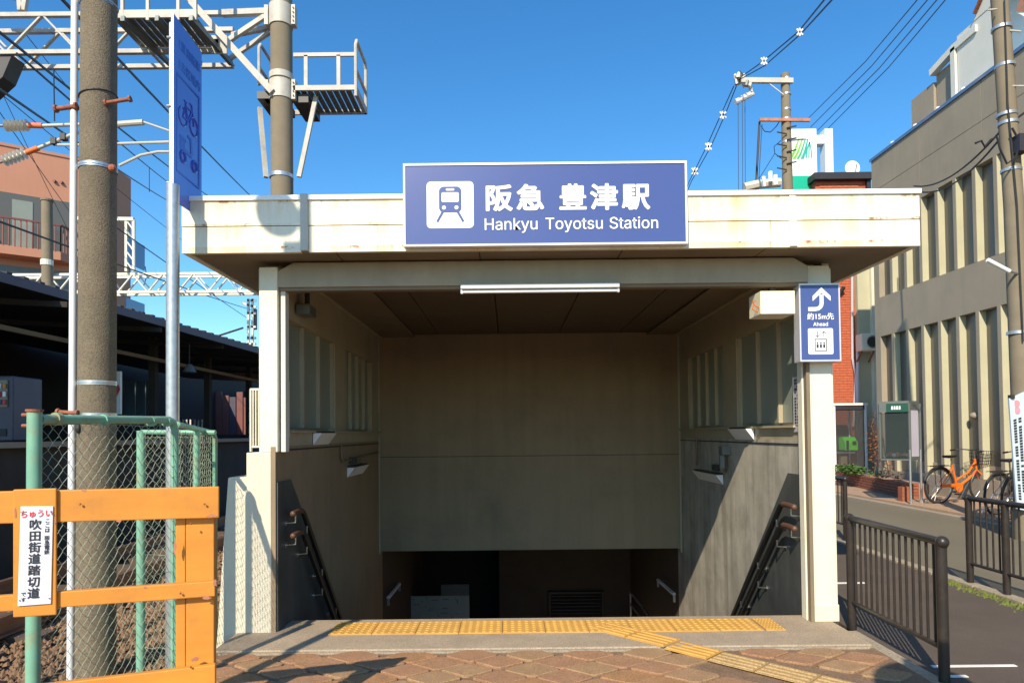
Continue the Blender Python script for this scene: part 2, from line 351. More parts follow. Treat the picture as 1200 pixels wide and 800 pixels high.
b = MB(); b.box(2.56, 4.17, -.03, 3.07, 4.20, -.026); b.box(2.9, 6.45, -.03, 3.35, 6.5, -.026); b.box(2.5, 4.0, -.03, 2.66, 4.03, -.026); b.build('lane_marking', M['line'], kind='structure')
# moss along the kerb under the second railing
b = MB()
for i in range(900):
    y = rnd.uniform(4.6, 6.5); x = 4.12 + rnd.gauss(0, .05) - (6.3 - y) * .02; s = rnd.uniform(.008, .022); a = rnd.uniform(0, 6.28)
    b.add([(x, y, -.03), (x + s * math.cos(a), y + s * math.sin(a), -.03), (x + s * .5, y, -.03 + s * rnd.uniform(.8, 1.8))], [(0, 1, 2)])
b.build('moss', M['moss'], kind='stuff', label='mossy weeds growing along the kerb under the railing', cat='moss')

# pavement: mortar bed, raised diamond pavers
pav = MB().box(-1.98, -3, -.25, 2.35, 4.445, -.013).build('pavement', M['mortar'], kind='structure')
def paver_mesh(w, d, mat, seed):
    r = random.Random(seed); out = []; 
    pts = [(w / 2, 0), (0, d / 2), (-w / 2, 0), (0, -d / 2)]
    for i in range(4):
        p = Vector((*pts[i], 0)); q = Vector((*pts[(i + 1) % 4], 0)); out += [p.lerp(q, .10 + r.uniform(-.02, .03)), p.lerp(q, .5) * r.uniform(.97, 1.03), p.lerp(q, .90 + r.uniform(-.03, .02))]
    b = MB(); n = len(out)
    v = [p + Vector((0, 0, -.02)) for p in out] + [p + Vector((0, 0, -.004)) for p in out] + [p * .95 for p in out]
    f = [(i, (i + 1) % n, n + (i + 1) % n, n + i) for i in range(n)] + [(n + i, n + (i + 1) % n, 2 * n + (i + 1) % n, 2 * n + i) for i in range(n)] + [tuple(range(2 * n, 3 * n))]
    b.add(v, f); m = b.mesh('paver'); m.materials.append(mat); return m
PW, PD = .37, .27
pmesh = [paver_mesh(PW * .965, PD * .95, M[k], i) for i, k in enumerate(['paver_pink', 'paver_tan', 'paver_pink', 'paver_orange', 'paver_pink', 'paver_tan'])]
GA, GB = Vector((.70, 4.86, 0)), Vector((1.93, 3.62, 0)); GD = (GB - GA).normalized(); GN = Vector((-GD.y, GD.x, 0))
rest = MB(); cnt = 0
def inguide(x, y, m=.2): q = Vector((x, y, 0)) - GA; return abs(q.dot(GN)) < m and q.dot(GD) > -.3
for j in range(-28, 40):
    y = 4.36 - j * PD / 2
    if y < -2.8 or y > 4.36: continue
    for i in range(-14, 14):
        x = .12 + i * PW + (PW / 2 if j % 2 else 0)
        if x < -1.86 or x > 2.2 or inguide(x, y, .19): continue
        if y > 3.35 and cnt < 280:
            me = rnd.choice(pmesh); o = bpy.data.objects.new('paver', me); COL.objects.link(o); o.location = (x + rnd.uniform(-.008, .008), y + rnd.uniform(-.006, .006), rnd.uniform(-.003, .002))
            s = rnd.uniform(.90, 1.03); o.scale = (s, s * rnd.uniform(.93, 1.04), 1); o.rotation_euler.z = rnd.uniform(-.05, .05); attach(o, pav); cnt += 1
        else:
            rest.prism([(x + PW * .44, y, -.02), (x, y + PD * .44, -.02), (x - PW * .44, y, -.02), (x, y - PD * .44, -.02)], (0, 0, .02))
rest.build('paver_field', M['paver_pink'], pav, kind='stuff')
# entrance slab with nosing and tactile strip
slab = MB().prism([(-1.93, 4.45, -.25), (2.34, 4.45, -.25), (2.34, 5.17, -.25), (-1.648, 5.17, -.25), (-1.648, 4.9, -.25), (-1.93, 4.9, -.25)], (0, 0, .25 + S)).build('entrance_slab', M['slab'], kind='structure', bevel=.008)
MB().box(-1.9, 4.425, -.2, 2.31, 4.4495, S - .010).build('kerb_strip', M['kerb'], slab)
def tile_dots():
    b = MB(); b.box(-.1488, -.149, 0, .1488, .149, .008)
    for i in range(6):
        for j in range(6):
            x = -.125 + .05 * i; y = -.125 + .05 * j; n = 8
            v = [(x + .017 * math.cos(2 * math.pi * k / n), y + .017 * math.sin(2 * math.pi * k / n), .008) for k in range(n)] + [(x + .011 * math.cos(2 * math.pi * k / n), y + .011 * math.sin(2 * math.pi * k / n), .013) for k in range(n)]
            b.add(v, [(k, (k + 1) % n, n + (k + 1) % n, n + k) for k in range(n)] + [tuple(range(n, 2 * n))])
    m = b.mesh('tactile_tile'); m.materials.append(M['tactile']); return m
def tile_bars(mat, w=.105, l=.148):
    b = MB(); b.box(-l, -w, 0, l, w, .006)
    for j in range(4):
        y = -w * .75 + w * .5 * j; b.prism([(-l * .93, y - .016, .006), (-l * .93, y - .009, .012), (-l * .93, y + .009, .012), (-l * .93, y + .016, .006)], (l * 1.86, 0, 0))
    m = b.mesh('guide_tile'); m.materials.append(mat); return m
td = tile_dots()
for i in range(11):
    x = -1.262 + .15 + .302 * i
    o = bpy.data.objects.new('tactile_tile', td); COL.objects.link(o); o.location = (min(x, 1.91 - .148), 4.912, S + .001 + rnd.uniform(0, .001)); 
    if i == 10: o.scale.x = .45; o.location.x = 1.842
    attach(o, slab)
tb1 = tile_bars(M['tactile']); tb2 = tile_bars(M['tactile_worn'])
ang = math.atan2(GD.y, GD.x)
for i in range(10):
    c = GA + GD * (.06 + .302 * i); on = c.y > 4.22
    o = bpy.data.objects.new('guide_tile', tb1 if on else tb2); COL.objects.link(o); o.rotation_euler.z = ang
    o.location = (c.x, c.y, (S + .0015) if c.y > 4.5 else (.0015 if on else -.003)); 
    attach(o, slab if c.y > 4.5 else pav)

# ballast stones
def stones(name, n, region, smin, smax, mat, zf):
    b = MB()
    for i in range(n):
        x, y = region(); s = rnd.uniform(smin, smax); c = Vector((x, y, zf(x, y) + s * rnd.uniform(.1, .6)))
        p = [c + Vector((rnd.uniform(.6, 1) * s * math.cos(a), rnd.uniform(.6, 1) * s * math.sin(a), rnd.uniform(-.4, .3) * s)) for a in (0.3, 1.6, 2.8, 4.1, 5.4)]
        b.add(p + [c + Vector((rnd.uniform(-.3, .3) * s, rnd.uniform(-.3, .3) * s, s * .8))], [(k, (k + 1) % 5, 5) for k in range(5)])
    return b.build(name, mat, kind='stuff', label='brown railway ballast lying beside the track left of the entrance', cat='ballast')
def reg():
    while True:
        y = 2.2 + 14 * rnd.random() ** 1.7; x = rnd.uniform(-6.1, -1.99)
        if y < 4.8 or x < -2.15 : return x, y
stones('ballast', 26000, reg, .018, .042, M['stone1'], lambda x, y: -.32 + .03 * math.sin(x * 2.1 + y) + (.05 if -4.3 < x < -3.3 else 0))
# railway track
trk = thing('railway_track', 'rusty railway track running past the platform on timber sleepers', 'track', (-4.75, 2, -.3))
for x in (-5.28, -4.22):
    b = MB(); b.box(x - .06, 1, -.22, x + .06, 40, -.2); b.box(x - .012, 1, -.2, x + .012, 40, -.1); b.box(x - .034, 1, -.1, x + .034, 40, -.06); b.build('rail', M['railhead'], trk)
sl = MB().box(-.85, -.11, -.1, .85, .11, 0).build('sleeper', M['sleeper']); sl.location = (-4.75, 2.2, -.33); attach(sl, trk)
for i in range(1, 40): o = sl.copy(); COL.objects.link(o); o.parent = trk; o.location = sl.location + Vector((0, .6 * i, 0))

# ================================================================== STATION ENTRANCE BUILDING
en = thing('station_entrance', 'cream canopied subway style station entrance with stairs leading down', 'building', (.27, 5.0, 0))
LX, RX, BY, CZ = -1.655, 2.20, 8.74, 2.69
def part(b, name, mat, parent=en, **k): return b.build(name, mat, parent, **k)
# left plinth (front block, sloping outer side)
b = MB(); b.prism([(-2.09, 4.85, -.3), (-1.685, 4.85, -.3), (-1.685, 4.85, 1.295), (-1.86, 4.85, 1.295), (-1.86, 4.85, 1.12), (-1.99, 4.85, 1.12)], (0, .26, 0))
part(b, 'plinth', M['cream2'], bevel=.006)
part(MB().box(-1.9, 5.112, -.34, -1.69, 13.4, 1.29), 'outer_wall', M['cream2'])
# concrete side walls inside the stair (down to the basement)
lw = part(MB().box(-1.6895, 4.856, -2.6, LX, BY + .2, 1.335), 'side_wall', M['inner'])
rw = part(MB().box(RX, 5.04, -2.6, RX + .15, BY + .2, 1.335), 'side_wall', M['concrete'])
part(MB().box(-1.76, 8.941, -2.6, LX, 13.2, 1.2), 'basement_side', M['under']); part(MB().box(RX, 8.941, -2.6, RX + .15, 13.2, 1.2), 'basement_side', M['under'])
# dado panels following the stairs
for X, y0, t in ((LX, 4.87, .012), (RX, 5.06, -.012)):
    b = MB(); b.prism([(X, y0, S - .3), (X, y0, 1.08), (X, y0 + .30, 1.08), (X, 7.6, -1.22), (X, 7.6, -2.5)], (t, 0, 0)); part(b, 'dado_panel', M['dado'])
# window band: sill course, recessed panes, mullions, head
for side, X, s in (('l', LX, -1), ('r', RX, 1)):
    X0, X1 = X + s * .004, X + s * .12
    part(MB().box(X0, 5.06, 1.335, X1, BY, 1.45), 'sill_course', M['shade_cream'])
    part(MB().box(X0, 5.126 if s > 0 else 5.001, 2.30, X1, BY, CZ), 'window_head', M['shade_cream'])
    for y0, y1 in ((5.126 if s > 0 else 5.001, 5.13), (6.56, 6.98), (8.32, BY)): part(MB().box(X0, y0, 1.45, X1, y1, 2.30), 'wall_panel', M['shade_cream'])
    for y0, y1 in ((5.13, 6.56), (6.98, 8.32)):
        n = 3 if y0 < 6 else 4; wdt = (y1 - y0) / n
        wf = part(MB().box(X + s * .07, y0, 1.452, X + s * .11, y1, 1.475), 'window', M['shade_cream'])
        for k in range(n):
            MB().box(X + s * .055, y0 + k * wdt + .02, 1.475, X + s * .062, y0 + (k + 1) * wdt - .02, 2.299).build('pane', M['iglass'], wf)
            MB().box(X + s * .018, y0 + (k + 1) * wdt - .016, 1.4755, X + s * .0545, y0 + (k + 1) * wdt + .012, 2.298).build('mullion', M['shade_cream'], wf)
        MB().box(X + s * .018, y0 - .012, 1.4755, X + s * .0545, y0 + .026, 2.298).build('mullion', M['shade_cream'], wf)
    part(MB().box(X - s * .03, 5.2, 1.435, X + s * .003, BY - .01, 1.452), 'window_sill', M['shade_cream'])
    part(MB().box(X - s * .006, 5.06, 1.30, X + s * .002, BY - .01, 1.312), 'joint_strip', M['dark'])
# outer skin above the walls (stops light)
part(MB().box(-1.86, 5.10, 1.291, -1.79, BY + .1, CZ), 'outer_cladding', M['cream']); part(MB().box(2.37, 5.10, -.05, 2.42, BY + .1, CZ), 'outer_cladding', M['cream'])
# front pillars
for x0, x1, y0, z0 in ((-1.772, -1.640, 4.86, 1.296), (2.205, 2.372, 4.985, S)):
    part(MB().box(x0, y0, z0, x1, y0 + .14, 2.62), 'pillar', M['cream'], bevel=.006)
part(MB().box(-1.632, 4.90, 1.296, -1.596, 4.98, 2.47), 'door_jamb', M['cream'], bevel=.003)
part(MB().box(-1.640, 4.925, 1.296, -1.632, 4.975, 2.47), 'jamb_gap', M['soffit'])
part(MB().box(2.166, 5.02, S, 2.2, 5.10, 2.47), 'door_jamb', M['cream'], bevel=.003)
part(MB().box(2.178, 4.97, S, 2.2045, 5.02, 2.47), 'jamb_gap', M['soffit'])
part(MB().box(2.20, 4.972, S, 2.385, 5.13, .15), 'pillar_foot', M['cream2'], bevel=.006)
part(MB().box(2.372, 4.995, .15, 2.384, 5.05, 2.6), 'corner_pipe', M['cream'])
# beam across the opening and its notched ends
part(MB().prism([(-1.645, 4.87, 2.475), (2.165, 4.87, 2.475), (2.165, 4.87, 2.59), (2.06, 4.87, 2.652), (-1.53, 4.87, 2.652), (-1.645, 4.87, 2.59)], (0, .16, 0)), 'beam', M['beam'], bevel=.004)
part(MB().box(-1.64, 4.885, 2.452, 2.165, 4.96, 2.474), 'beam_trim', M['soffit'])
# ceiling panels with open joints
for i in range(5):
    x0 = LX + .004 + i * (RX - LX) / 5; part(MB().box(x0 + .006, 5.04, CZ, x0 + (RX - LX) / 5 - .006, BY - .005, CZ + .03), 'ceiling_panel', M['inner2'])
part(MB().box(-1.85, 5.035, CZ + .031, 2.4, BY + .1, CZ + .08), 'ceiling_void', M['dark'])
part(MB().box(LX + .002, 5.04, 2.655, LX + .05, BY - .002, CZ - .001), 'cornice', M['shade_cream']); part(MB().box(RX - .05, 5.04, 2.655, RX - .002, BY - .002, CZ - .001), 'cornice', M['shade_cream'])
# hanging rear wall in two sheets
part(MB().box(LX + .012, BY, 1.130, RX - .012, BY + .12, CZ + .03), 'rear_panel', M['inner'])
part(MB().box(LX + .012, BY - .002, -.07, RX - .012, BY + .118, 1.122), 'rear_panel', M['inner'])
part(MB().box(LX + .012, BY + .01, 1.122, RX - .012, BY + .11, 1.130), 'joint_strip', M['dark'])
part(MB().box(RX - .022, BY - .03, -.12, RX - .001, BY - .003, 2.68), 'corner_strip', M['shade_cream']); part(MB().box(LX + .001, BY - .03, -.1, LX + .016, BY - .003, 2.68), 'corner_strip', M['shade_cream'])
# canopy: fascia sheets, cap, joint covers, soffit boards, roof
for x0, x1 in ((-2.20, -1.392), (-1.340, 1.925), (1.972, 2.81)):
    part(MB().box(x0, 4.60, 2.838, x1, 4.64, 3.008), 'fascia_sheet', M['fascia']); part(MB().box(x0, 4.604, 2.655, x1, 4.64, 2.833), 'fascia_sheet', M['fascia'])
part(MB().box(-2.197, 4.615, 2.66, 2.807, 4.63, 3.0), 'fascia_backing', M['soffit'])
for x0, x1 in ((-2.21, -1.388), (-1.344, 2.82)): part(MB().box(x0, 4.585, 3.008, x1, 4.70, 3.042), 'fascia_cap', M['cap'], bevel=.004)
part(MB().box(-1.390, 4.578, 2.66, -1.342, 4.645, 3.048), 'joint_cover', M['steelpaint'], bevel=.004); part(MB().box(1.925, 4.59, 2.658, 1.972, 4.645, 3.0075), 'joint_cover', M['fascia'], bevel=.003)
for X, s in ((-2.20, 1), (2.81, -1)):
    part(MB().box(X, 4.641, 2.655, X + s * .04, 9.2, 3.007), 'side_fascia', M['fascia']); part(MB().box(X - s * .01, 4.701, 3.008, X + s * .1, 9.2, 3.042), 'fascia_cap', M['cap'])
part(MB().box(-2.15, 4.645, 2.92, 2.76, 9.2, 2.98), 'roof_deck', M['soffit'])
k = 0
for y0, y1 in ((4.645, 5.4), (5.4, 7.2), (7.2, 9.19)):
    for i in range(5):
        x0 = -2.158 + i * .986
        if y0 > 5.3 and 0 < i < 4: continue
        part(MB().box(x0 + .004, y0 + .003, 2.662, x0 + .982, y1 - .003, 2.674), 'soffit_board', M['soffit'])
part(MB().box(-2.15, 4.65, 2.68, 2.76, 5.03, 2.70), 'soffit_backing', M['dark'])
# stairs and basement
for i in range(14):
    y = 5.17 + .19 * i; z = S - .18 * (i + 1)
    part(MB().box(LX + .014, y, z - .3, RX - .014, y + .195, z), 'stair_step', M['slab'])
part(MB().box(LX, 7.8, -2.75, RX, 13.3, -2.5), 'basement_floor', M['slab'])
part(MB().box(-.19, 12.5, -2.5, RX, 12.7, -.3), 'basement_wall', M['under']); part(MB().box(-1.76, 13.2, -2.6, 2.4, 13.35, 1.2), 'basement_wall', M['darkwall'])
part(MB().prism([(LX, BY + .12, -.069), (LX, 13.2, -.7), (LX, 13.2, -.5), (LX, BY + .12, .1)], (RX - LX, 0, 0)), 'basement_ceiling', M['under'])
part(MB().box(-1.9, 8.86, .1, 2.45, 13.5, .3), 'roof_over_basement', M['slab'])
lv = thing('louvre_vent', 'dark louvred vent low on the basement wall', 'vent', (1.2, 12.48, -1.87))
MB().box(.70, 12.475, -1.92, 1.71, 12.497, -1.46).build('vent_backing', M['darkwall'], lv)
for i in range(6): z = -1.86 + .062 * i; MB().prism([(.75, 12.44, z), (.75, 12.474, z + .04), (.75, 12.474, z + .055), (.75, 12.44, z + .015)], (.91, 0, 0)).build('slat', M['dark'], lv)
for a in (((.70, 12.43, -1.92), (.745, 12.474, -1.46)), ((1.665, 12.43, -1.92), (1.71, 12.474, -1.46)), ((.746, 12.43, -1.50), (1.664, 12.474, -1.46))): MB().box(*a[0], *a[1]).build('vent_frame', M['dark'], lv)
mp_ = thing('map_board', 'grey green diagram board standing at the foot of the stairs', 'board', (-1.28, 11.5, -2.5))
MB().box(-1.88, 11.5, -2.3, -.68, 11.54, -1.29).build('board', M['mapboard'], mp_); MB().box(-1.15, 11.49, -1.285, -.68, 11.53, -1.10).build('board', M['casegrey'], mp_)
b = MB()
for i in range(60): x = rnd.uniform(-1.85, -.8); z = rnd.uniform(-2.2, -1.33); (b.box(x, 11.496, z, x + rnd.uniform(.02, .12), 11.4995, z + .01) if i % 2 else b.box(x, 11.495, z, x + .01, 11.4985, z + rnd.uniform(.02, .08)))
b.build('diagram_print', M['mapgreen'], mp_)
for x in (-1.8, -.76): MB().box(x, 11.51, -2.5, x + .04, 11.545, -2.3).build('leg', M['dark'], mp_)

# handrails: two tiers per side, J brackets, brown level ends
def handrail(X, s, y0, lab):
    hr = thing('handrail', lab, 'handrail', (X, y0, 0))
    x = X - s * .085; ya = y0 + .22; yb = 7.7; sl = -.97
    for z0 in (.845, .685):
        MB().tube([(x, ya - .02, z0), (x, ya + .03, z0 - .02), (x, yb, z0 + sl * (yb - ya))], .021, 10).build('rail', M['rail'], hr, smooth=True)
        MB().tube([(x, y0, z0 + .0), (x, y0 + .10, z0 + .004), (x, ya - .02, z0)], .021, 10).build('level_grip', M['wood'], hr, smooth=True)
        MB().sphere((x, y0, z0), .023).build('end_cap', M['wood'], hr, smooth=True)
        for yy in (y0 + .06, ya + .12, ya + .55, ya + 1.0, ya + 1.5, ya + 2.0):
            zz = z0 + (sl * (yy - ya) if yy > ya else 0)
            MB().tube([(x, yy, zz - .018), (x, yy, zz - .07), (X - s * .013, yy, zz - .075)], .007, 6).build('bracket', M['chrome'], hr)
            MB().disc((X - s * .016, yy, zz - .075), (1, 0, 0), .024, .006, 12).build('rosette', M['chrome'], hr)
    return hr
handrail(LX, -1, 4.98, 'pair of black handrails with brown ends on the left stair wall')
handrail(RX, 1, 5.08, 'pair of black handrails with brown ends on the right sunlit stair wall')
b = MB(); p0, p1 = atX(739, 693, 1.95), atX(763, 724, 1.95); b.tube([p0, p1, p1 + (p1 - p0) * 1.0], .022, 8); b.cyl(p0, p0 - Vector((0, 0, 1.0)), .018, n=8); b.tube([p0 - Vector((0, 0, .2)), p1 - Vector((0, 0, .2))], .018, 8)
b.build('stair_rail', M['alu'], label='slim steel handrail deep in the stairwell below the rear panel', cat='handrail')
for X_, a_, c_, l_ in ((LX + .06, (455, 700), (468, 684), 'handrail glint low on the left below the rear panel, made as a white bar'), (RX - .05, (790, 696), (771, 679), 'handrail glint low on the right below the rear panel, made as a white bar')):  # white colour stands in for glints on the lower handrails
    t = thing('rail_glint', l_, 'handrail', atX(*a_, X_)); p0, p1 = atX(*a_, X_), atX(*c_, X_); MB().tube([p0, p1], .024, 8).build('rail', M['white'], t, smooth=True); MB().bar(p0, p0 + Vector((.0, .0, -.10)), .03).build('bracket', M['alu'], t); MB().bar(p1 - Vector((0, 0, .02)), p1 - Vector((0, 0, .10)), .03).build('bracket', M['alu'], t)
# wall lamps: wedge shades with pipe feeds
def wlamp(X, s, y, z, L, lab, pipe=None):
    t = thing('wall_lamp', lab, 'lamp', (X, y, z)); x = X - s * .004
    MB().prism([(x, y, z), (x - s * .075, y, z), (x, y, z - .10)], (0, L, 0)).build('wedge_shade', M['white'], t)
    MB().box(x, y + .01, z + .001, x - s * .06, y + L - .01, z + .016).build('top_plate', M['dark'], t)
    if pipe: MB().tube([(X - s * .02, *p) for p in pipe], .011, 8).build('feed_pipe', M['soffit'], t)
    if pipe:
        MB().box(X - s * .002, y + .1, z + .04, X - s * .06, y + .2, z + .10).build('junction_box', M['dark'], t)
wlamp(LX, -1, 5.78, 1.432, .5, 'white wedge wall lamp under the left front windows')
wlamp(LX, -1, 7.0, 1.08, .75, 'white wedge wall lamp low on the left wall below the pipe', [(6.7, 1.31), (6.7, 1.2), (6.74, 1.15), (8.6, 1.19)])
wlamp(RX, 1, 6.1, 1.432, .5, 'white wedge wall lamp under the right front windows')
wlamp(RX, 1, 7.0, .965, .9, 'white wedge wall lamp low on the right wall near the rear panel', [(7.9, 1.33), (7.9, 1.02)])
b = MB(); b.tube([(2.15, 6.85, 1.02), (2.13, 6.80, 1.06), (2.13, 6.8, 1.16), (2.15, 6.85, 1.2)], .03, 8); b.box(2.11, 6.74, 1.18, 2.195, 6.86, 1.26); b.build('wall_speaker', M['casegrey'], label='small dark fitting on the right wall above the lower lamp', cat='fitting')
# tube light under the beam
t = thing('tube_light', 'unlit white fluorescent tube light under the entrance beam', 'light', (.235, 4.83, 2.40))
MB().box(-.325, 4.80, 2.436, .80, 4.866, 2.468).build('lamp_body', M['tube'], t, bevel=.004); MB().cyl((-.31, 4.832, 2.421), (.785, 4.832, 2.421), .013).build('tube', M['white'], t, smooth=True)
for x in (-.325, .786): MB().box(x, 4.815, 2.405, x + .014, 4.85, 2.4355).build('socket', M['frame'], t)
# ivory box on the right with loose wire, dark camera on the left
t = thing('shutter_box', 'ivory metal box with a loose wire under the beam beside the lift sign', 'box', (2.05, 5.1, 2.3))
MB().box(1.80, 4.82, 2.238, 2.045, 5.05, 2.402).build('case', M['beige_box'], t, bevel=.004); MB().box(1.91, 4.93, 2.403, 1.95, 4.96, 2.451).build('hanger', M['dark'], t)
MB().tube([(1.798, 4.85, 2.29), (1.77, 4.84, 2.30), (1.755, 4.84, 2.32), (1.775, 4.84, 2.335), (1.745, 4.83, 2.34), (1.76, 4.84, 2.31), (1.75, 4.85, 2.28), (1.79, 4.85, 2.26)], .005, 6).build('loose_wire', M['orange_clamp'], t)
t = thing('security_camera', 'small dark camera under the ceiling beside the left pillar', 'camera', (-1.58, 5.3, 2.4))
MB().box(-1.645, 5.3, 2.36, -1.54, 5.5, 2.44).build('camera_body', M['casegrey'], t, bevel=.006); MB().box(-1.60, 5.38, 2.441, -1.57, 5.42, 2.655).build('stem', M['dark'], t)
# jamb notice plates
for X, s, y0, lab in ((LX, -1, 4.985, 'narrow faded notice strip on the left jamb inside the entrance'), (RX, 1, 5.07, 'narrow grey notice strip on the right jamb under the lift sign')):
    t = thing('notice_strip', lab, 'notice', (X, y0, 1.4)); MB().box(X - s * .003, y0, 1.40, X - s * .008, y0 + .17, 1.82).build('plate', M['frame'], t)
    b = MB()
    for c in range(3):
        for r in range(16):
            if rnd.random() < .85: yy = y0 + .03 + c * .042; zz = 1.785 - r * .023; b.box(X - s * .0085, yy, zz, X - s * .0095, yy + .028, zz + .015)
    b.build('small_print', M['ink'], t)

# station sign
NS, ROM = .184, .985
Y = 4.545
t = thing('station_sign', 'large blue station name sign with a white train pictogram fixed to the canopy', 'sign', (.265, Y, 2.67))
MB().box(-.672, Y, 2.682, 1.204, 4.598, 3.212).build('sign_panel', M['blue'], t)
for a in ((-.686, Y - .006, 2.668, 1.218, 4.597, 2.681), (-.686, Y - .006, 3.213, 1.218, 4.597, 3.228), (-.686, Y - .0055, 2.6815, -.673, 4.597, 3.2125), (1.205, Y - .0055, 2.6815, 1.218, 4.597, 3.2125)): MB().box(*a).build('sign_frame', M['white'], t)
MB().prism(rrect(-.53, 2.79, -.215, 3.105, .028, Y - .002), (0, .0015, 0)).build('pictogram_plate', M['white'], t)
b = MB(); cx, yy = -.372, Y - .004       # train
body = rrect(cx - .075, 2.895, cx + .075, 3.07, .032, yy)
b.prism(body, (0, .0015, 0)); b.bar((cx - .05, yy + .001, 2.90), (cx - .088, yy + .001, 2.832), .016, .0015, up=(0, 1, 0)); b.bar((cx + .05, yy + .001, 2.90), (cx + .088, yy + .001, 2.832), .016, .0015, up=(0, 1, 0))
b.build('train_pictogram', M['blue'], t)
b = MB(); yy = Y - .0055; b.prism(rrect(cx - .058, 2.965, cx + .058, 3.03, .010, yy), (0, .0014, 0)); b.prism(rrect(cx - .028, 3.042, cx + .028, 3.056, .005, yy), (0, .0014, 0))
b.disc((cx - .042, yy + .0007, 2.928), (0, 1, 0), .013, .0014); b.disc((cx + .042, yy + .0007, 2.928), (0, 1, 0), .013, .0014); b.build('train_windows', M['white'], t)
PL = ((0, Y - .0015, 0), (1, 0, 0), (0, 0, 1))
glyphs('name_character', [(c_, u_, 2.921, NS, .006, 1.04) for c_, u_ in (('阪', -.047), ('急', .166), ('豊', .451), ('津', .661), ('駅', .874))], PL, M['white'], t, split=True)
glyphs('romaji_word', [(c_, u_, 2.775, .150, .0008, ROM, 'LEFT') for c_, u_ in (('Hankyu', -.150), ('Toyotsu', .262), ('Station', .69))], PL, M['white'], t, split=True)
# lift direction sign
Y = 4.75
t = thing('lift_sign', 'small blue lift sign with a bent white arrow on the right pillar', 'sign', (2.185, Y, 1.9))
MB().box(2.052, Y, 1.902, 2.318, Y + .10, 2.425).build('sign_panel', M['blue'], t)
for a in ((2.042, Y - .004, 1.891, 2.328, Y + .105, 1.9015), (2.042, Y - .004, 2.4255, 2.328, Y + .105, 2.436), (2.042, Y - .0035, 1.902, 2.0515, Y + .105, 2.425), (2.3185, Y - .0035, 1.902, 2.328, Y + .105, 2.425)): MB().box(*a).build('sign_frame', M['frame'], t)
MB().box(2.15, Y + .101, 2.0, 2.25, 4.984, 2.3).build('bracket', M['steelpaint'], t)
b = MB(); yy = Y - .003; w_ = .027
b.prism([(2.105, yy, 2.243), (2.105, yy, 2.270)] + [(2.158 + .028 * math.sin(a), yy, 2.298 - .028 * math.cos(a)) for a in (0, .4, .8, 1.2, 1.57)] + [(2.186, yy, 2.36), (2.213, yy, 2.36)] + [(2.158 + .055 * math.sin(a), yy, 2.298 - .055 * math.cos(a)) for a in (1.57, 1.2, .8, .4, 0)], (0, .002, 0))
b.prism([(2.1995, yy - .0004, 2.408), (2.262, yy - .0004, 2.348), (2.262, yy - .0004, 2.313), (2.1995, yy - .0004, 2.371), (2.137, yy - .0004, 2.313), (2.137, yy - .0004, 2.348)], (0, .002, 0))
b.build('arrow', M['white'], t)
PL = ((0, Y - .001, 0), (1, 0, 0), (0, 0, 1))
glyphs('lettering', [('約15m先', 2.190, 2.187, .050, .0009, 1.0), ('Ahead', 2.190, 2.138, .050, .0008, 1.0)], PL, M['white'], t)
MB().prism(rrect(2.100, 1.94, 2.275, 2.122, .012, Y - .002), (0, .0015, 0)).build('pictogram_plate', M['white'], t)
b = MB(); yy = Y - .0035; c = (2.188, 2.005)
for a in ((c[0] - .042, 1.962, c[0] + .042, 1.967), (c[0] - .042, 2.043, c[0] + .042, 2.048), (c[0] - .042, 1.967, c[0] - .037, 2.043), (c[0] + .037, 1.967, c[0] + .042, 2.043)): b.box(a[0], yy, a[1], a[2], yy + .0014, a[3])
for dx in (-.023, 0, .023): b.disc((c[0] + dx, yy + .0007, 2.019), (0, 1, 0), .006, .0014, 10); b.box(c[0] + dx - .007, yy, 1.985, c[0] + dx + .007, yy + .0014, 2.01)
for dx, s in ((-.022, -1), (.022, 1)):
    b.box(c[0] + dx - .0022, yy, 2.060, c[0] + dx + .0022, yy + .0014, 2.100); z = 2.08 + s * .02
    b.bar((c[0] + dx, yy + .0007, z), (c[0] + dx - .016, yy + .0007, z - s * .016), .004, .0013, up=(0, 1, 0)); b.bar((c[0] + dx, yy + .0007, z), (c[0] + dx + .016, yy + .0007, z - s * .016), .004, .0012, up=(0, 1, 0))
b.build('lift_pictogram', M['ink'], t)
t.location = (2.247, 4.885, 1.914); t.scale = (1.028, .93, 1.028)

# ================================================================== LEFT SIDE: barrier, fences, poles
ba = thing('board_barrier', 'orange board barrier by the level crossing at the front left', 'barrier', (-1.6, 2.75, 0))
A0, A1 = Vector((-2.02, 2.56)), Vector((-1.20, 2.82)); AD = (A1 - A0).normalized(); AN = Vector((-AD.y, AD.x))
def bpt(x, y, z):   # point on the barrier's vertical plane seen at this survey pixel (z unused)
    d = ray(x, y); o = A0; det = d.x * AD.y - d.y * AD.x; t = (o.x * AD.y - o.y * AD.x) / det; return Vector((d.x * t, d.y * t, EYE + d.z * t))
def plank(x0, yt0, yb0, x1, yt1, yb1, th=.03, off=0, name='board'):
    q = [bpt(x0, yb0, 0), bpt(x1, yb1, 0), bpt(x1, yt1, 0), bpt(x0, yt0, 0)]; n = Vector((AN.x, AN.y, 0))
    return MB().prism([p + n * off for p in q], n * th).build(name, M['orange'], ba, bevel=.004)
plank(-60, 577, 615, 256.5, 570, 606.5)
plank(-60, 702, 721, 252, 680.5, 698.5, off=.0)
plank(-60, 815, 880, 252.5, 778, 830, off=-.004)
plank(204, 604, 860, 216, 602.5, 860, off=.034, name='post_edge'); plank(216.5, 602, 860, 250, 600, 860, off=.032, th=.09, name='post')
plank(17, 573, 722, 67.5, 571.5, 719, off=-.016, th=.014, name='sign_backing')
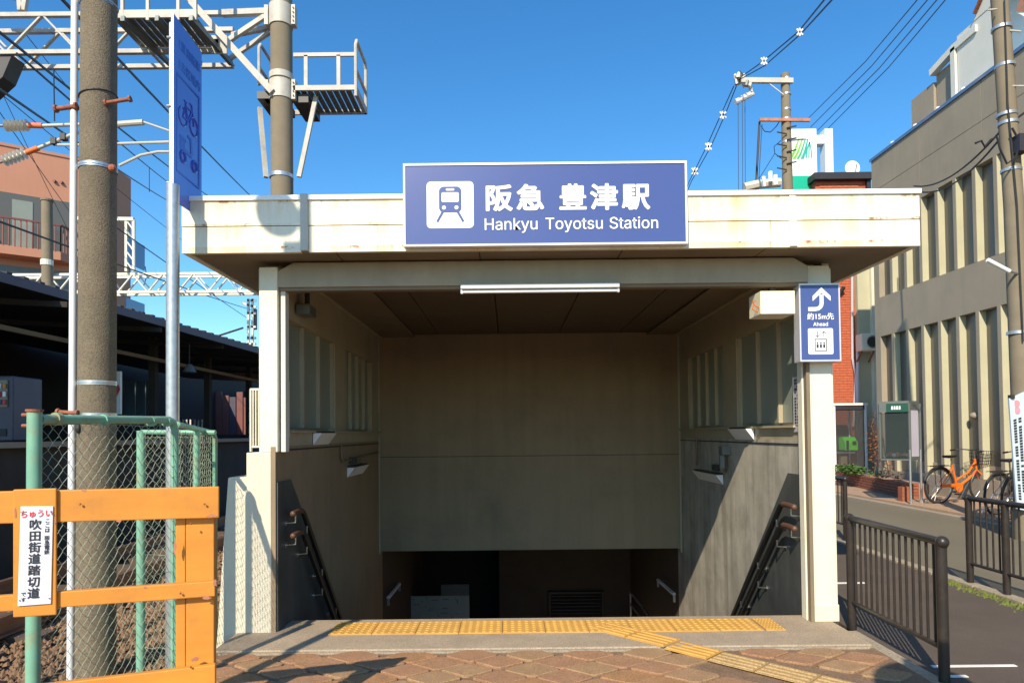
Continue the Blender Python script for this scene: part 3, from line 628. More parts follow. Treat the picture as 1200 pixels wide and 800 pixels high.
for x, y in ((60, 590), (19, 657), (30, 713), (240, 590), (224, 613), (212, 694), (224, 780), (95, 590)):
    p = bpt(x, y, 0) - Vector((AN.x, AN.y, 0)) * .012; MB().sphere(p, .0045).build('nail', M['rust'], ba)
for x, y, dx, dy in ((250, 604, 5, 3), (244, 605, 3, 2), (243, 700, 6, 2), (252, 683, 3, 5), (205, 640, 2, 10), (140, 610, 4, 2), (228, 772, 7, 3), (66, 611, 2, 3), (98, 574, 3, 2), (170, 688, 3, 2), (20, 600, 1.5, 6)):
    c_ = []
    for k_ in range(9): a_ = 2 * math.pi * k_ / 9; f_ = rnd.uniform(.45, 1.1); c_.append(bpt(x + dx * f_ * math.cos(a_), y + dy * f_ * math.sin(a_), 0) - Vector((AN.x, AN.y, 0)) * (.0175 if 17 < x < 67 else .0042 if y > 770 else .0012))
    MB().prism(c_, Vector((AN.x, AN.y, 0)) * .001).build('rust_patch', M['rustpaint'], ba)
pq = thing('crossing_plaque', 'white vertical plaque with black Japanese lettering on the orange barrier', 'plaque', bpt(43, 708, 0))
q = [bpt(23, 708.5, 0), bpt(62, 705.5, 0), bpt(64.5, 592, 0), bpt(26.5, 592.5, 0)]; n = Vector((AN.x, AN.y, 0))
MB().prism([p - n * .022 for p in q], n * .005).build('plate', M['plaque'], pq, bevel=.002)
U = (q[1] - q[0]).normalized(); V = ((q[3] + q[2]) / 2 - (q[0] + q[1]) / 2).normalized(); O = (q[0] + q[1]) / 2 - n * .0235
Hh = ((q[3] + q[2]) / 2 - (q[0] + q[1]) / 2).length; Wd = (q[1] - q[0]).length
PL = (O, U, V)
glyphs('warning_lettering', [('ちゅうい', 0, Hh * .895, Hh * .085, .0006, .86)], PL, M['red'], pq, ext=.0004)
big = '吹田街道踏切道'; glyphs('main_lettering', [(c, -Wd * .03, Hh * (.775 - .116 * i), Hh * .112, .0010, 1.0) for i, c in enumerate(big)], PL, M['ink'], pq, ext=.0004)
glyphs('side_lettering', [(c, Wd * .335, Hh * (.83 - .048 * i - (.03 if i > 2 else 0)), Hh * .05, .0004) for i, c in enumerate('ここは阪急電鉄')] + [(c, -Wd * .33, Hh * (.10 - .055 * i), Hh * .05, .0003) for i, c in enumerate('です')], PL, M['ink'], pq, ext=.0004)
for i in range(4): MB().sphere(q[i].lerp(sum(q, Vector()) / 4, .12) - n * .024, .003).build('screw', M['chrome'], pq)

def chain(o, ux, wid, z0, z1, p=.078, r=.0017, jit=.004):
    """woven wire: zigzag strands in the vertical plane from o along ux"""
    b = MB(); o = Vector(o); ux = Vector(ux).normalized(); nx = Vector((-ux.y, ux.x, 0)); k = int(wid / (p / 2))
    for i in range(k + 1):
        pts = []; j = 0; z = z1
        while z > z0:
            u = i * p / 2 + (p / 4 + .002) * (1 if (i + j) % 2 else -1); u = min(max(u, 0), wid)
            pts.append(o + ux * (u + rnd.gauss(0, jit * .5)) + nx * ((.003 if j % 2 else -.003)) + Vector((0, 0, z + rnd.gauss(0, jit * .6)))); z -= p / 2; j += 1
        b.tube(pts, r, 4, cap=False)
    for z in (z1 - .01, (z0 + z1) / 2, z0 + .2): b.tube([o + ux * (wid * i / 12) + Vector((0, 0, z + rnd.gauss(0, .004))) for i in range(13)], r * .9, 4)
    return b
GZ = 'green chain link fence panels beside the track'
gf = thing('chain_link_fence', 'mint green chain link fence standing behind the orange barrier', 'fence', (-2.5, 4.2, -.3), GZ)
FA, FB, FC = Vector((-2.185, 3.15, 0)), Vector((-2.07, 4.24, 0)), Vector((-2.255, 5.25, 0)); FD = (FB - FA).normalized(); FE = (FC - FB).normalized()
def fz(p, z): return Vector((p.x, p.y, z))
MB().cyl(fz(FA, -.34), fz(FA, 1.535), .031, n=16).build('post', M['green'], gf, smooth=True); MB().cyl(fz(FA, 1.535), fz(FA, 1.545), .037, n=16).build('post_cap', M['rust'], gf)
MB().tube([fz(FA + FD * .03, 1.50), fz(FB - FD * .06, 1.515), fz(FB - FD * .02, 1.50), fz(FB, 1.455), fz(FB, 1.2), fz(FB, -.34)], .023, 12).build('bent_rail', M['green'], gf, smooth=True)
for u in (.12, .45, .85, 1.0): p = fz(FA + FD * u, 1.505); MB().cyl(p, p + FD * .03, .030, n=12).build('clip', M['green'], gf)
for z in (1.52, 1.47): MB().cyl((FA.x - .05, FA.y - .01, z), (FA.x, FA.y - .01, z), .008, n=8).build('bolt', M['rust'], gf)
chain(FA + FD * .03, FD, 1.14, -.3, 1.49, p=.066).build('wire_mesh', M['wire_green'], gf, kind='stuff')
gs = thing('chain_link_fence', 'second chain link fence panel running back beside the entrance plinth', 'fence', (-2.2, 4.8, -.3), GZ)
MB().tube([fz(FB + FE * .05, 1.49), fz(FC - FE * .05, 1.44), fz(FC, 1.40), fz(FC, -.34)], .019, 10).build('bent_rail', M['green'], gs, smooth=True)
p = FB + FE * .5; MB().cyl(fz(p, -.34), fz(p, 1.455), .022, n=12).build('post', M['green'], gs, smooth=True)
chain(FB + FE * .06, FE, .84, -.3, 1.44, p=.06).build('wire_mesh', M['wire_green'], gs, kind='stuff')
gi = thing('chain_link_fence', 'inner chain link fence run behind the concrete pole', 'fence', (-2.3, 4.9, -.3), GZ)
MB().cyl((-2.66, 4.95, -.34), (-2.66, 4.95, 1.46), .030, n=12).build('post', M['green'], gi, smooth=True)
MB().tube([(-2.66, 4.95, 1.45), (-2.10, 4.9, 1.44)], .018, 8).build('top_rail', M['green'], gi)
chain((-2.66, 4.95, 0), (1, -.08, 0), .55, -.3, 1.42, p=.07).build('wire_mesh', M['wire_green'], gi, kind='stuff')

# concrete pole with white conduit
cp = thing('concrete_pole', 'thick speckled concrete pole with a white conduit behind the mesh fence', 'pole', (-3.01, 5, -.34))
MB().tube([(-3.012, 5, -.34), (-3.012, 5, 1.5), (-3.008, 5, 4.0), (-3.004, 5, 5.2), (-3.0, 5, 9)], [.132, .126, .121, .119, .112], 32).build('shaft', M['pole'], cp, smooth=True)
MB().tube([(-3.165, 4.95, -.34), (-3.16, 4.95, 2), (-3.152, 4.95, 9)], .024, 12).build('conduit', M['conduit'], cp, smooth=True)
for z, c in ((1.81, 'alu'), (1.575, 'alu'), (3.395, 'alu'), (4.62, 'alu')):
    MB().tube([(-3.01 + .128 * math.cos(a), 5 + .128 * math.sin(a), z) for a in [2 * math.pi * i / 24 for i in range(24)]], .004, 6, closed=True).build('clamp_wire', M[c], cp)
    MB().cyl((-3.01, 5, z - .016), (-3.01, 5, z + .016), .1275 if z < 4 else .124, n=32, cap=False).build('clamp_band', M[c], cp, smooth=True)
MB().tube([(-3.01 + .126 * math.cos(a), 5 + .126 * math.sin(a), 3.93 + .02 * math.cos(a)) for a in [2 * math.pi * i / 24 for i in range(24)]], .005, 6, closed=True).build('clamp_wire', M['dark'], cp)
for p0, p1, r in (((-3.27, 4.93, 3.815), (-3.14, 4.93, 3.83), .017), ((-2.9, 4.92, 3.85), (-2.74, 4.92, 3.875), .014), ((-3.21, 4.88, 1.60), (-3.09, 4.88, 1.59), .014)):
    MB().cyl(p0, p1, r, n=10).build('step_bolt', M['rust'], cp, smooth=True); MB().cyl(p1, Vector(p1) + (Vector(p1) - Vector(p0)).normalized() * .016, r * 1.7, n=8).build('bolt_head', M['rust'], cp); MB().cyl(p0, Vector(p0) - (Vector(p1) - Vector(p0)).normalized() * .016, r * 1.7, n=8).build('bolt_head', M['rust'], cp)
MB().sphere((-2.875, 4.95, 3.38), .03).build('clamp_bolt', M['rust'], cp); MB().sphere((-2.875, 4.9, 1.56), .024).build('clamp_bolt', M['rust'], cp); MB().sphere((-3.07, 4.88, 1.555), .02).build('clamp_bolt', M['rust'], cp)
MB().sphere((-3.075, 4.88, 1.48), .022, sc=(1, 1, 1.6)).build('hanging_lug', M['dark'], cp)

# bicycle sign on its galvanised pole
sg = thing('bicycle_sign', 'tall narrow sign coloured in reflected sky blue with bicycle and scooter symbols seen nearly edge on', 'sign', (-2.185, 4.42, -.3))
MB().cyl((-2.178, 4.42, -.34), (-2.178, 4.42, 3.04), .040, n=20).build('pole', M['galv'], sg, smooth=True)
MB().cyl((-2.19, 4.42, 3.02), (-2.19, 4.42, 4.1), .014, n=12).build('upper_tube', M['galv'], sg, smooth=True)
q = [Vector((-2.166, 4.40, 2.935)), Vector((-2.172, 4.82, 2.945)), Vector((-2.172, 4.82, 4.135)), Vector((-2.166, 4.40, 4.155))]
MB().prism(q, (-.006, 0, 0)).build('sign_plate', M['signface'], sg); MB().box(-2.176, 4.392, 2.93, -2.162, 4.3995, 4.16).build('sign_edge', M['signback'], sg)
PL = ((-2.1685, 4.41, 2.94), (0, 1, 0), (0, 0, 1))
glyphs('lettering', [('放置自転車', .20, 1.035, .074, .0015), ('撤去区域内', .20, .90, .074, .0015)], PL, M['signmark'], sg, ext=.0010, split=True)
def onp(u, v): return Vector((-2.1675, 4.41 + u, 2.94 + v))
b = MB()
for u0, v0, u1, v1 in ((.03, .84, .37, .855), (.03, .20, .37, .212), (.03, .212, .042, .84), (.358, .212, .37, .84)): b.hexa([onp(u0, v0), onp(u1, v0), onp(u1, v0) + Vector((.002, 0, 0)), onp(u0, v0) + Vector((.002, 0, 0)), onp(u0, v1), onp(u1, v1), onp(u1, v1) + Vector((.002, 0, 0)), onp(u0, v1) + Vector((.002, 0, 0))])
b.build('sign_border', M['signmark'], sg)
b = MB()
for cu, cv in ((.12, .60), (.28, .60)): b.tube([onp(cu + .06 * math.cos(a), cv + .06 * math.sin(a)) for a in [2 * math.pi * i / 20 for i in range(20)]], .006, 6, closed=True)
for a, c in (((.12, .60), (.16, .69)), ((.16, .69), (.25, .69)), ((.25, .69), (.19, .60)), ((.19, .60), (.12, .60)), ((.19, .6), (.155, .715)), ((.28, .60), (.245, .735)), ((.245, .735), (.22, .735)), ((.14, .718), (.175, .718))): b.tube([onp(*a), onp(*c)], .006, 6)
b.build('bicycle_symbol', M['signmark'], sg)
b = MB()
for cu in (.12, .29): b.tube([onp(cu + .035 * math.cos(a), .33 + .035 * math.sin(a)) for a in [2 * math.pi * i / 16 for i in range(16)]], .010, 6, closed=True)
for pl_ in (((.08, .37), (.15, .37), (.15, .44), (.08, .44)), ((.15, .37), (.25, .37), (.25, .395), (.15, .395)), ((.235, .395), (.265, .395), (.25, .49), (.225, .49)), ((.075, .445), (.17, .445), (.16, .465), (.08, .465)), ((.19, .49), (.25, .49), (.25, .505), (.19, .505))): b.prism([onp(*p) for p in pl_], (.0015, 0, 0))
b.build('scooter_symbol', M['signmark'], sg)
for z in (3.05, 3.55, 4.0): MB().cyl((-2.21, 4.405, z), (-2.17, 4.405, z), .008, n=8).build('sign_bolt', M['galv'], sg)

# catenary pole and gantry at Y = 11
cg = thing('catenary_pole', 'grey catenary pole rising behind the canopy with a clamped platform', 'pole', (-3.64, 11, -.34))
PX = -3.64
MB().tube([(PX + .02, 11, -.34), (PX, 11, 10)], [.185, .17], 24).build('shaft', M['pole2'], cg, smooth=True)
def band(z, h, mat='steelpaint', r=.19): MB().cyl((PX, 11, z - h / 2), (PX, 11, z + h / 2), r, n=24).build('clamp_band', M[mat], cg, smooth=True)
band(8.25, .34); band(7.02, .30); band(7.25, .10); band(5.62, .06, 'alu')
for z in (8.25, 7.02):
    for s in (-1, 1): MB().box(PX + s * .19, 10.92, z - .16, PX + s * .25, 11.06, z + .16).build('clamp_flange', M['steelpaint'], cg)
    for i in range(4): MB().sphere((PX + .225, 10.905, z - .11 + .07 * i), .012, 6, 4).build('bolt', M['dark'], cg)
# work platform
wp = thing('work_platform', 'small railed work platform clamped to the right of the catenary pole', 'platform', (PX + .6, 11, 7.0))
MB().box(-3.42, 10.92, 7.00, -2.42, 10.96, 7.08).build('edge_beam', M['gantry'], wp); MB().box(-2.46, 10.96, 6.98, -2.40, 11.75, 7.10).build('edge_beam', M['gantry'], wp); MB().box(-3.85, 11.71, 6.98, -2.46, 11.75, 7.06).build('edge_beam', M['gantry'], wp)
for i in range(9): MB().box(-3.42 + .105 * i, 10.965, 7.0, -3.42 + .105 * i + .085, 11.70, 7.02).build('deck_slat', M['casegrey'], wp)
for x in (-3.25, -2.72): MB().box(x, 10.93, 7.08, x + .06, 10.97, 7.58).build('rail_post', M['gantry'], wp)
MB().box(-3.42, 10.93, 7.56, -2.42, 10.965, 7.62).build('top_rail', M['gantry'], wp)
b = MB(); b.tube([(-2.41, 10.94, 6.9), (-2.41, 10.94, 7.75), (-2.41, 11.0, 7.85), (-2.41, 11.65, 7.85), (-2.41, 11.72, 7.75), (-2.41, 11.72, 6.98)], .028, 8); b.bar((-2.41, 10.96, 7.35), (-2.41, 11.7, 7.35), .04); b.build('end_rail', M['gantry'], wp)
b = MB(); b.tube([(-3.98, 10.94, 7.1), (-3.98, 10.94, 7.72), (-3.98, 11.0, 7.8), (-3.98, 11.5, 7.8), (-3.98, 11.6, 7.7), (-3.98, 11.6, 7.0)], .026, 8); b.bar((-3.98, 10.95, 7.4), (-3.98, 11.6, 7.4), .035); b.build('end_rail', M['gantry'], wp)
b = MB(); b.box(-4.0, 10.90, 6.86, -3.6, 11.6, 6.98); b.box(-3.45, 11.0, 6.84, -3.2, 11.7, 6.98); b.build('under_bracket', M['dark'], wp)
MB().bar((-3.10, 11.1, 6.98), (-3.36, 11.02, 5.62), .07, .05).build('strut', M['gantry'], wp); MB().bar((-4.1, 11.3, 6.9), (-3.90, 11.02, 5.62), .07, .05).build('strut', M['gantry'], wp)

def truss(root, P0, P1, hgt, dep, n, cw, bw, mat='gantry'):
    P0 = Vector(P0); P1 = Vector(P1); d = (P1 - P0).normalized(); nn = Vector((-d.y, d.x, 0)) * dep; up = Vector((0, 0, hgt))
    for a in (Vector(), nn, up, up + nn): MB().bar(P0 + a, P1 + a, cw, cw * .9).build('chord', M[mat], root)
    for a in (Vector(), nn):
        for i in range(n):
            s0 = P0.lerp(P1, i / n) + a; s1 = P0.lerp(P1, (i + .5) / n) + a + up; s2 = P0.lerp(P1, (i + 1) / n) + a
            MB().bar(s0, s1, bw, bw * .5).build('brace', M[mat], root); MB().bar(s1, s2, bw, bw * .5).build('brace', M[mat], root)
    for i in range(n + 1): s0 = P0.lerp(P1, i / n); MB().bar(s0, s0 + nn, bw * .8, bw * .5).build('brace', M[mat], root)
sg.location += Vector((.026, -.04, 0))
gt = thing('gantry_truss', 'pale steel lattice gantry spanning the tracks at the upper left', 'gantry', (-6, 11, 7.7))
truss(gt, (-14, 11.0, 7.72), (-4.6, 11.0, 7.70), .62, .45, 8, .075, .055)
MB().bar((-4.6, 11, 8.32), (-3.9, 11, 8.34), .09).build('chord', M['gantry'], gt); MB().bar((-4.6, 11.4, 8.2), (-3.9, 11.2, 8.2), .07).build('chord', M['gantry'], gt)
MB().bar((-4.7, 11, 7.74), (-3.88, 11, 8.28), .07).build('brace', M['gantry'], gt); MB().bar((-4.6, 11.3, 7.74), (-3.9, 11.2, 8.12), .06).build('brace', M['gantry'], gt)
MB().bar((-5.1, 10.9, 8.5), (-3.72, 10.82, 6.92), .08, .10).build('brace', M['gantry'], gt); MB().box(-4.75, 10.93, 7.62, -4.5, 10.95, 7.92).build('gusset_plate', M['gantry'], gt)
MB().prism([atY(0, 66, 11), atY(14, 64, 11), atY(3, 90, 11), atY(-30, 120, 11)], (0, .3, 0)).build('bracket_plate', M['dark'], gt)
b = MB()
for p, q2 in (((-8.4, 8.4), (-8.15, 9.2)), ((-7.9, 8.4), (-7.95, 9.2)), ((-8.5, 8.7), (-7.8, 8.6)), ((-7.85, 8.4), (-7.7, 9.4))): b.bar((p[0], 11, p[1]), (q2[0], 11, q2[1]), .07)
b.build('mast_foot', M['gantry'], gt)
# walkway on the gantry
wk = thing('gantry_walkway', 'grated walkway with handrails on the gantry above the blue sign', 'walkway', (-5.6, 10.4, 7.9))
x0, x1 = atY(133, 45, 10.2).x, atY(232, 45, 10.2).x
MB().box(x0, 10.15, 7.74, x1, 10.19, 7.86).build('edge_beam', M['gantry'], wk); MB().box(x0, 10.93, 7.74, x1, 10.96, 7.86).build('edge_beam', M['gantry'], wk)
for i in range(12): xx = x0 + (x1 - x0) * i / 12; MB().box(xx, 10.195, 7.75, xx + (x1 - x0) / 12 - .02, 10.925, 7.77).build('grate_slat', M['casegrey'], wk)
for fx in (.12, .42, .78, .98): xx = x0 + (x1 - x0) * fx; MB().bar((xx, 10.17, 7.70), (xx, 10.17, 9.0), .045).build('rail_post', M['gantry'], wk)
MB().bar((x0, 10.17, 8.4), (x1 - .3, 10.17, 8.4), .045).build('hand_rail', M['gantry'], wk)
for fx in (.15, .55, .95): xx = x0 + (x1 - x0) * fx; MB().bar((xx, 10.1, 7.7), (xx + .12, 11.3, 7.66), .06, .08).build('under_bracket', M['casegrey'], wk)

# insulated brackets
ib = thing('insulator_bracket', 'ribbed cream insulators on tubular arms left of the concrete pole', 'insulator', atY(15, 160, 6.5))
def insul(pa, pb, pc, pd, r=.055):
    a, b_, c, d = [atY(*p, 6.5) for p in (pa, pb, pc, pd)]
    MB().cyl(a, b_, .022, n=10).build('insulator_core', M['insul'], ib)
    for i in range(6): p = a.lerp(b_, (i + .5) / 6); n_ = (b_ - a).normalized(); MB().cyl(p - n_ * .004, p + n_ * .009, r, r * .5, 16).build('insulator_disc', M['insul'], ib, smooth=True)
    MB().cyl(b_, c, .026, n=10).build('end_fitting', M['orange_clamp'], ib, smooth=True); MB().cyl(c, d, .017, n=10).build('arm_tube', M['steelpaint'], ib, smooth=True)
    MB().cyl(a - (b_ - a) * .4, a, .012, n=8).build('end_fitting', M['chrome'], ib)
insul((6, 147.5), (34, 147), (50, 147.5), (168, 143.5)); insul((4, 189), (31, 179), (45, 173.5), (92, 155))
for p in ((64, 166), (75, 161)): c = atY(*p, 6.5); MB().box(c.x - .025, c.y - .03, c.z - .03, c.x + .025, c.y + .03, c.z + .03).build('clamp', M['dark'], ib)
b = MB(); b.tube([atY(66, 170, 6.5), atY(90, 170, 6.5), atY(200, 166.5, 6.5), atY(215, 168, 6.5)], .014, 8); b.tube([atY(140, 194, 6.5), atY(165, 182, 6.5), atY(185, 178, 6.5), atY(215, 178, 6.5)], .013, 8); b.tube([atY(168, 143, 6.5), atY(200, 154, 6.5)], .01, 8)
b.build('registration_arm', M['steelpaint'], ib)
b = MB(); b.cyl(atY(134, 146, 6.5), atY(168, 143.5, 6.5), .028, n=10); b.build('arm_sleeve', M['orange_clamp'].copy() if False else M['steelpaint'], ib)
# overhead wires on the left
def wire(a, b_, ya, yb, r, lab, sag=0.0, mat='wireblk', grp='railway overhead wires'):
    MB().tube(pipe_path(atY(*a, ya), atY(*b_, yb), sag, 12), r, 5).build('overhead_wire', M[mat], label=lab, cat='wire', group=grp)
L_ = 'black overhead wire slanting down across the sky left of the canopy'
wire((-30, -110), (293, 229), 6, 30, .022, 'thick black wire slanting down to the canopy top left end', .05)
wire((-20, 22), (246, 231), 6, 26, .016, 'black wire crossing low behind the concrete pole and blue sign', .05)
wire((20, 63), (200, 216), 7, 24, .014, 'black wire starting under the gantry and passing above the insulators', .04)
wire((-10, 98), (198, 236), 6, 24, .014, 'black wire crossing just over the upper insulator arm', .04)
wire((-5, 258), (298, 364), 8, 34, .014, 'contact wire running over the platform roof', .05)
wire((130, 262), (298, 378), 14, 36, .014, 'lower contact wire running over the platform roof', .03)
for a, c, l_ in (((-5, 105), (225, 290), 'thin wire crossing the salmon building and ending right of the pole'), ((-5, 125), (120, 300), 'thin wire crossing the middle of the salmon building wall'), ((30, 40), (120, 150), 'short thin wire in the sky below the gantry at left')): wire(a, c, 14, 30, .010, l_, .05)
wire((0, 104), (90, 290), 20, 28, .010, 'steepest thin wire crossing the salmon building near the balcony', .05)
b = MB(); b.tube([atY(63, 80, 6.4), atY(64, 142, 6.4)], .006, 5); b.build('dropper_wire', M['wireblk'], label='short thin dropper hanging above the upper insulator', cat='wire')
b = MB(); b.tube([atY(175, 196, 12), atY(175, 225, 12)], .006, 5); b.tube([atY(170, 312, 20), atY(172, 324, 20), atY(168, 336, 20)], .014, 5); b.build('dropper_wire', M['wireblk'], label='short dropper hanging between wires right of the concrete pole', cat='wire')

# second gantry, lattice posts, slim pole
g2 = thing('far_gantry', 'white lattice gantry above the platform roof left of the pillar', 'gantry', (-9, 18, 5.3))
truss(g2, (-13.5, 18, 5.27), (-6.3, 18, 5.25), .48, .35, 9, .07, .055, 'roofwhite')
MB().bar(atY(378 * .35, 340, 18), atY(378 * .35, 320, 18), .12).build('red_joint', M['red'], g2)
g3 = thing('lattice_post', 'white lattice bracket post beside the salmon building', 'post', atY(150, 345, 18))
b = MB(); a, c = atY(148, 258, 17.9), atY(148, 318, 17.9); b.bar(a, c, .06); e, f = a + Vector((.2, 0, 0)), c + Vector((.2, 0, 0)); b.bar(e, f, .06)
for i in range(5): b.bar(a.lerp(c, i / 5), e.lerp(f, (i + 1) / 5), .035)
b.bar(atY(84, 256, 17.9), atY(157, 257, 17.9), .09); b.build('lattice', M['roofwhite'], g3)
t = thing('slim_pole', 'short grey concrete pole in front of the balcony', 'pole', atY(55, 345, 17.8)); a, c = atY(55, 236, 17.8), atY(56, 390, 17.8)
MB().cyl(a, c, .13, .14, 16).build('shaft', M['pole2'], t, smooth=True); MB().cyl(a, a + Vector((0, 0, .05)), .15, n=16).build('cap', M['pole2'], t); p = atY(55, 311, 17.8); MB().cyl(p, p + Vector((0, 0, .14)), .15, n=16).build('collar', M['roofwhite'], t); p = atY(56, 345, 17.8); MB().box(p.x - .16, 17.6, p.z - .06, p.x + 1.6, 17.7, p.z + .06).build('cross_arm', M['roofwhite'], t)
t = thing('lattice_mast', 'pale lattice mast just left of the entrance pillar', 'mast', atY(291, 405, 16)); b = MB()
for x in (291, 296): b.bar(atY(x, 350, 16), atY(x, 404, 16), .05)
for y in (352, 367, 383, 396, 403): b.bar(atY(290, y, 16), atY(300, y, 16), .05)
b.bar(atY(283, 355, 16), atY(300, 360, 16), .05); b.build('lattice', M['roofwhite'], t); MB().bar(atY(298, 362, 16.1), atY(298, 386, 16.1), .10).build('side_box', M['soffit'], t)
MB().bar(atY(248, 396, 22), atY(285, 384, 22), .05).build('far_bracket', M['darkwall'], label='thin dark bracket arm in the sky above the platform roof end', cat='bracket')

# cream louvre rail left of the pillar
t = thing('louvre_railing', 'cream vertical bar railing standing on the plinth left of the pillar', 'railing', (-1.84, 5.0, 1.3))
for x in (-1.883, -1.790): MB().bar((x, 5.0, 1.30), (x, 5.0, 1.755), .012, .03).build('upright', M['cream'], t)
for z in (1.335, 1.755): MB().bar((-1.889, 5.0, z), (-1.784, 5.0, z), .014, .014).build('frame_rail', M['cream'], t)
for i in range(4): x = -1.864 + .0195 * i; MB().bar((x, 5.0, 1.342), (x, 5.0, 1.75), .006, .02).build('bar', M['cream'], t)
MB().box(-1.92, 5.2, 1.13, -1.87, 5.4, 1.29).build('cable_tray', M['wood'], label='rusty cable tray behind the plinth step', cat='tray')

# ================================================================== PLATFORM
pf = thing('station_platform', 'dark station platform with a long corrugated canopy roof', 'platform', (-8, 14, -.3))
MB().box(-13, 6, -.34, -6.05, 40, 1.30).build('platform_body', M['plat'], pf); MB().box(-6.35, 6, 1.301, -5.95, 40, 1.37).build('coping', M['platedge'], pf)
def edge(y): return -6.75 + .118 * (y - 8) if y < 16 else -5.81 + .0 * (y - 16)
ys = [5, 8, 12, 16, 20, 26]; zs = [3.60, 3.58, 3.53, 3.46, 3.36, 3.2]
es = [-7.1, -6.78, -6.35, -5.92, -5.55, -5.2]
b = MB(); b2 = MB(); n = len(ys)
for i in range(n - 1):
    p = lambda k, dx, dz: Vector((es[k] + dx, ys[k], zs[k] + dz))
    b.hexa([p(i, -7, .45), p(i, 0, -.02), p(i + 1, 0, -.02), p(i + 1, -7, .45), p(i, -7, .50), p(i, 0, .03), p(i + 1, 0, .03), p(i + 1, -7, .50)])
    b2.hexa([p(i, .001, -.09), p(i, .03, -.09), p(i + 1, .03, -.09), p(i + 1, .001, -.09), p(i, .001, .04), p(i, .03, .04), p(i + 1, .03, .04), p(i + 1, .001, .04)])
b.build('roof', M['roofdark'], pf); b2.build('roof_edge', M['roofedge'], pf)
b = MB()
for i in range(70):
    y = 6 + i * .28; k = max(j for j in range(n - 1) if ys[j] <= y); f = (y - ys[k]) / (ys[k + 1] - ys[k]); b.bar((es[k] + f * (es[k + 1] - es[k]) + .02, y, zs[k] + f * (zs[k + 1] - zs[k]) + .05), (es[k] - 3, y, zs[k] + .28), .10, .04)
b.build('corrugation', M['roofdark'], pf, kind='stuff')
for i in range(8): y = 7.5 + 2.4 * i; MB().bar((-8.0 + i * .12, y, 1.3), (-8.0 + i * .12, y, 3.7), .14).build('roof_post', M['darkwall'], pf); MB().bar((-9.5, y, 3.55), (-6.5 + i * .12, y, 3.35), .08).build('rafter', M['darkwall'], pf)
MB().box(-7.3, 6, 2.98, -7.24, 26, 3.05).build('conduit_run', M['soffit'], pf)
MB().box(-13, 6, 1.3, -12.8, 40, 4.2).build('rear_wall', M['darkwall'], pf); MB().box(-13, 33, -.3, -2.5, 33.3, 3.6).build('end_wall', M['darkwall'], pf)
for i in range(9):
    x = atY(222 + i * 8.2, 470, 30).x; MB().box(x, 29.8, 1.5, x + .26, 29.9, rnd.uniform(3.0, 3.5)).build('far_panel', M['pinkrail'] if i % 3 else M['vend'], pf)
for i in range(22): x = -13.9 + i * .14; MB().box(x, 25, 1.3, x + .05, 25.04, 2.05).build('platform_fence_bar', M['roofwhite'], pf)
vm = thing('vending_machine', 'pale vending machine on the dark platform at the left edge', 'vending machine', (-7.4, 9.4, 1.37))
x0 = atY(-22, 470, 9.4).x; x1 = atY(15, 470, 9.4).x
MB().box(x0, 9.4, 1.38, x1, 10.0, 2.28).build('cabinet', M['vend'], vm, bevel=.02); MB().box(x0 + .04, 9.38, 1.85, x1 - .06, 9.399, 2.22).build('display_window', M['bglass'], vm)
for r in range(3):
    for c in range(5): xx = x0 + .08 + c * .065; MB().cyl((xx, 9.37, 1.88 + r * .11), (xx, 9.37, 1.95 + r * .11), .022, n=8).build('can', M[['red', 'white', 'orange', 'winblue'][(r + c) % 4]], vm)
MB().box(x0 + .05, 9.385, 1.45, x1 - .08, 9.398, 1.55).build('dispensing_slot', M['ink'], vm)
t = thing('platform_lamp', 'small hanging lamp under the platform roof', 'lamp', atY(222, 436, 14)); p = atY(222, 436, 14); MB().cyl(p, p + Vector((0, 0, .16)), .14, .05, 12).build('lamp_shade', M['casegrey'], t); MB().cyl(p + Vector((0, 0, .16)), p + Vector((0, 0, .6)), .012, n=6).build('stem', M['dark'], t)
t = thing('red_lantern_sign', 'narrow white sign with a red mark on the platform behind the concrete pole', 'sign', atY(136, 480, 13)); a = atY(131, 485, 13); c = atY(141, 435, 13); MB().box(a.x, 13, a.z, c.x, 13.06, c.z).build('panel', M['white'], t); MB().prism([atY(136, 444, 12.99), atY(141, 456, 12.99), atY(136, 466, 12.99), atY(131, 456, 12.99)], (0, -.01, 0)).build('red_mark', M['red'], t)
for i, (xa, xb) in enumerate(((146, 158), (160, 170), (173, 183))): a = atY(xa, 500, 20); c = atY(xb, 446, 20); MB().box(a.x, 20, a.z, c.x, 20.05, c.z).build('platform_window', M['winblue'], pf)

# ================================================================== SALMON BUILDING
sb = thing('salmon_building', 'salmon rendered apartment block with a railed balcony beyond the platform', 'building', (-22, 32, 0))
C0 = atY(133, 196, 30); d1 = (atZ(0, 170, C0.z) - atZ(133, 196, C0.z)); d1.z = 0; d1.normalize(); d2 = (atZ(153.5, 210, C0.z) - C0); d2.z = 0; SL = d2.length; d2.normalize(); print('side', SL)
zt = C0.z
def sp(u, v, z): return Vector((C0.x, C0.y, 0)) + d1 * u + d2 * v + Vector((0, 0, z))
MB().hexa([sp(0, 0, -.3), sp(14, 0, -.3), sp(14, SL, -.3), sp(0, SL, -.3), sp(0, 0, zt), sp(14, 0, zt), sp(14, SL, zt), sp(0, SL, zt)]).build('wall', M['pink'], sb)
MB().hexa([sp(-.05, -.05, zt), sp(14, -.05, zt), sp(14, .2, zt), sp(-.05, .2, zt), sp(-.05, -.05, zt + .12), sp(14, -.05, zt + .12), sp(14, .2, zt + .12), sp(-.05, .2, zt + .12)]).build('parapet_cap', M['pink'], sb)
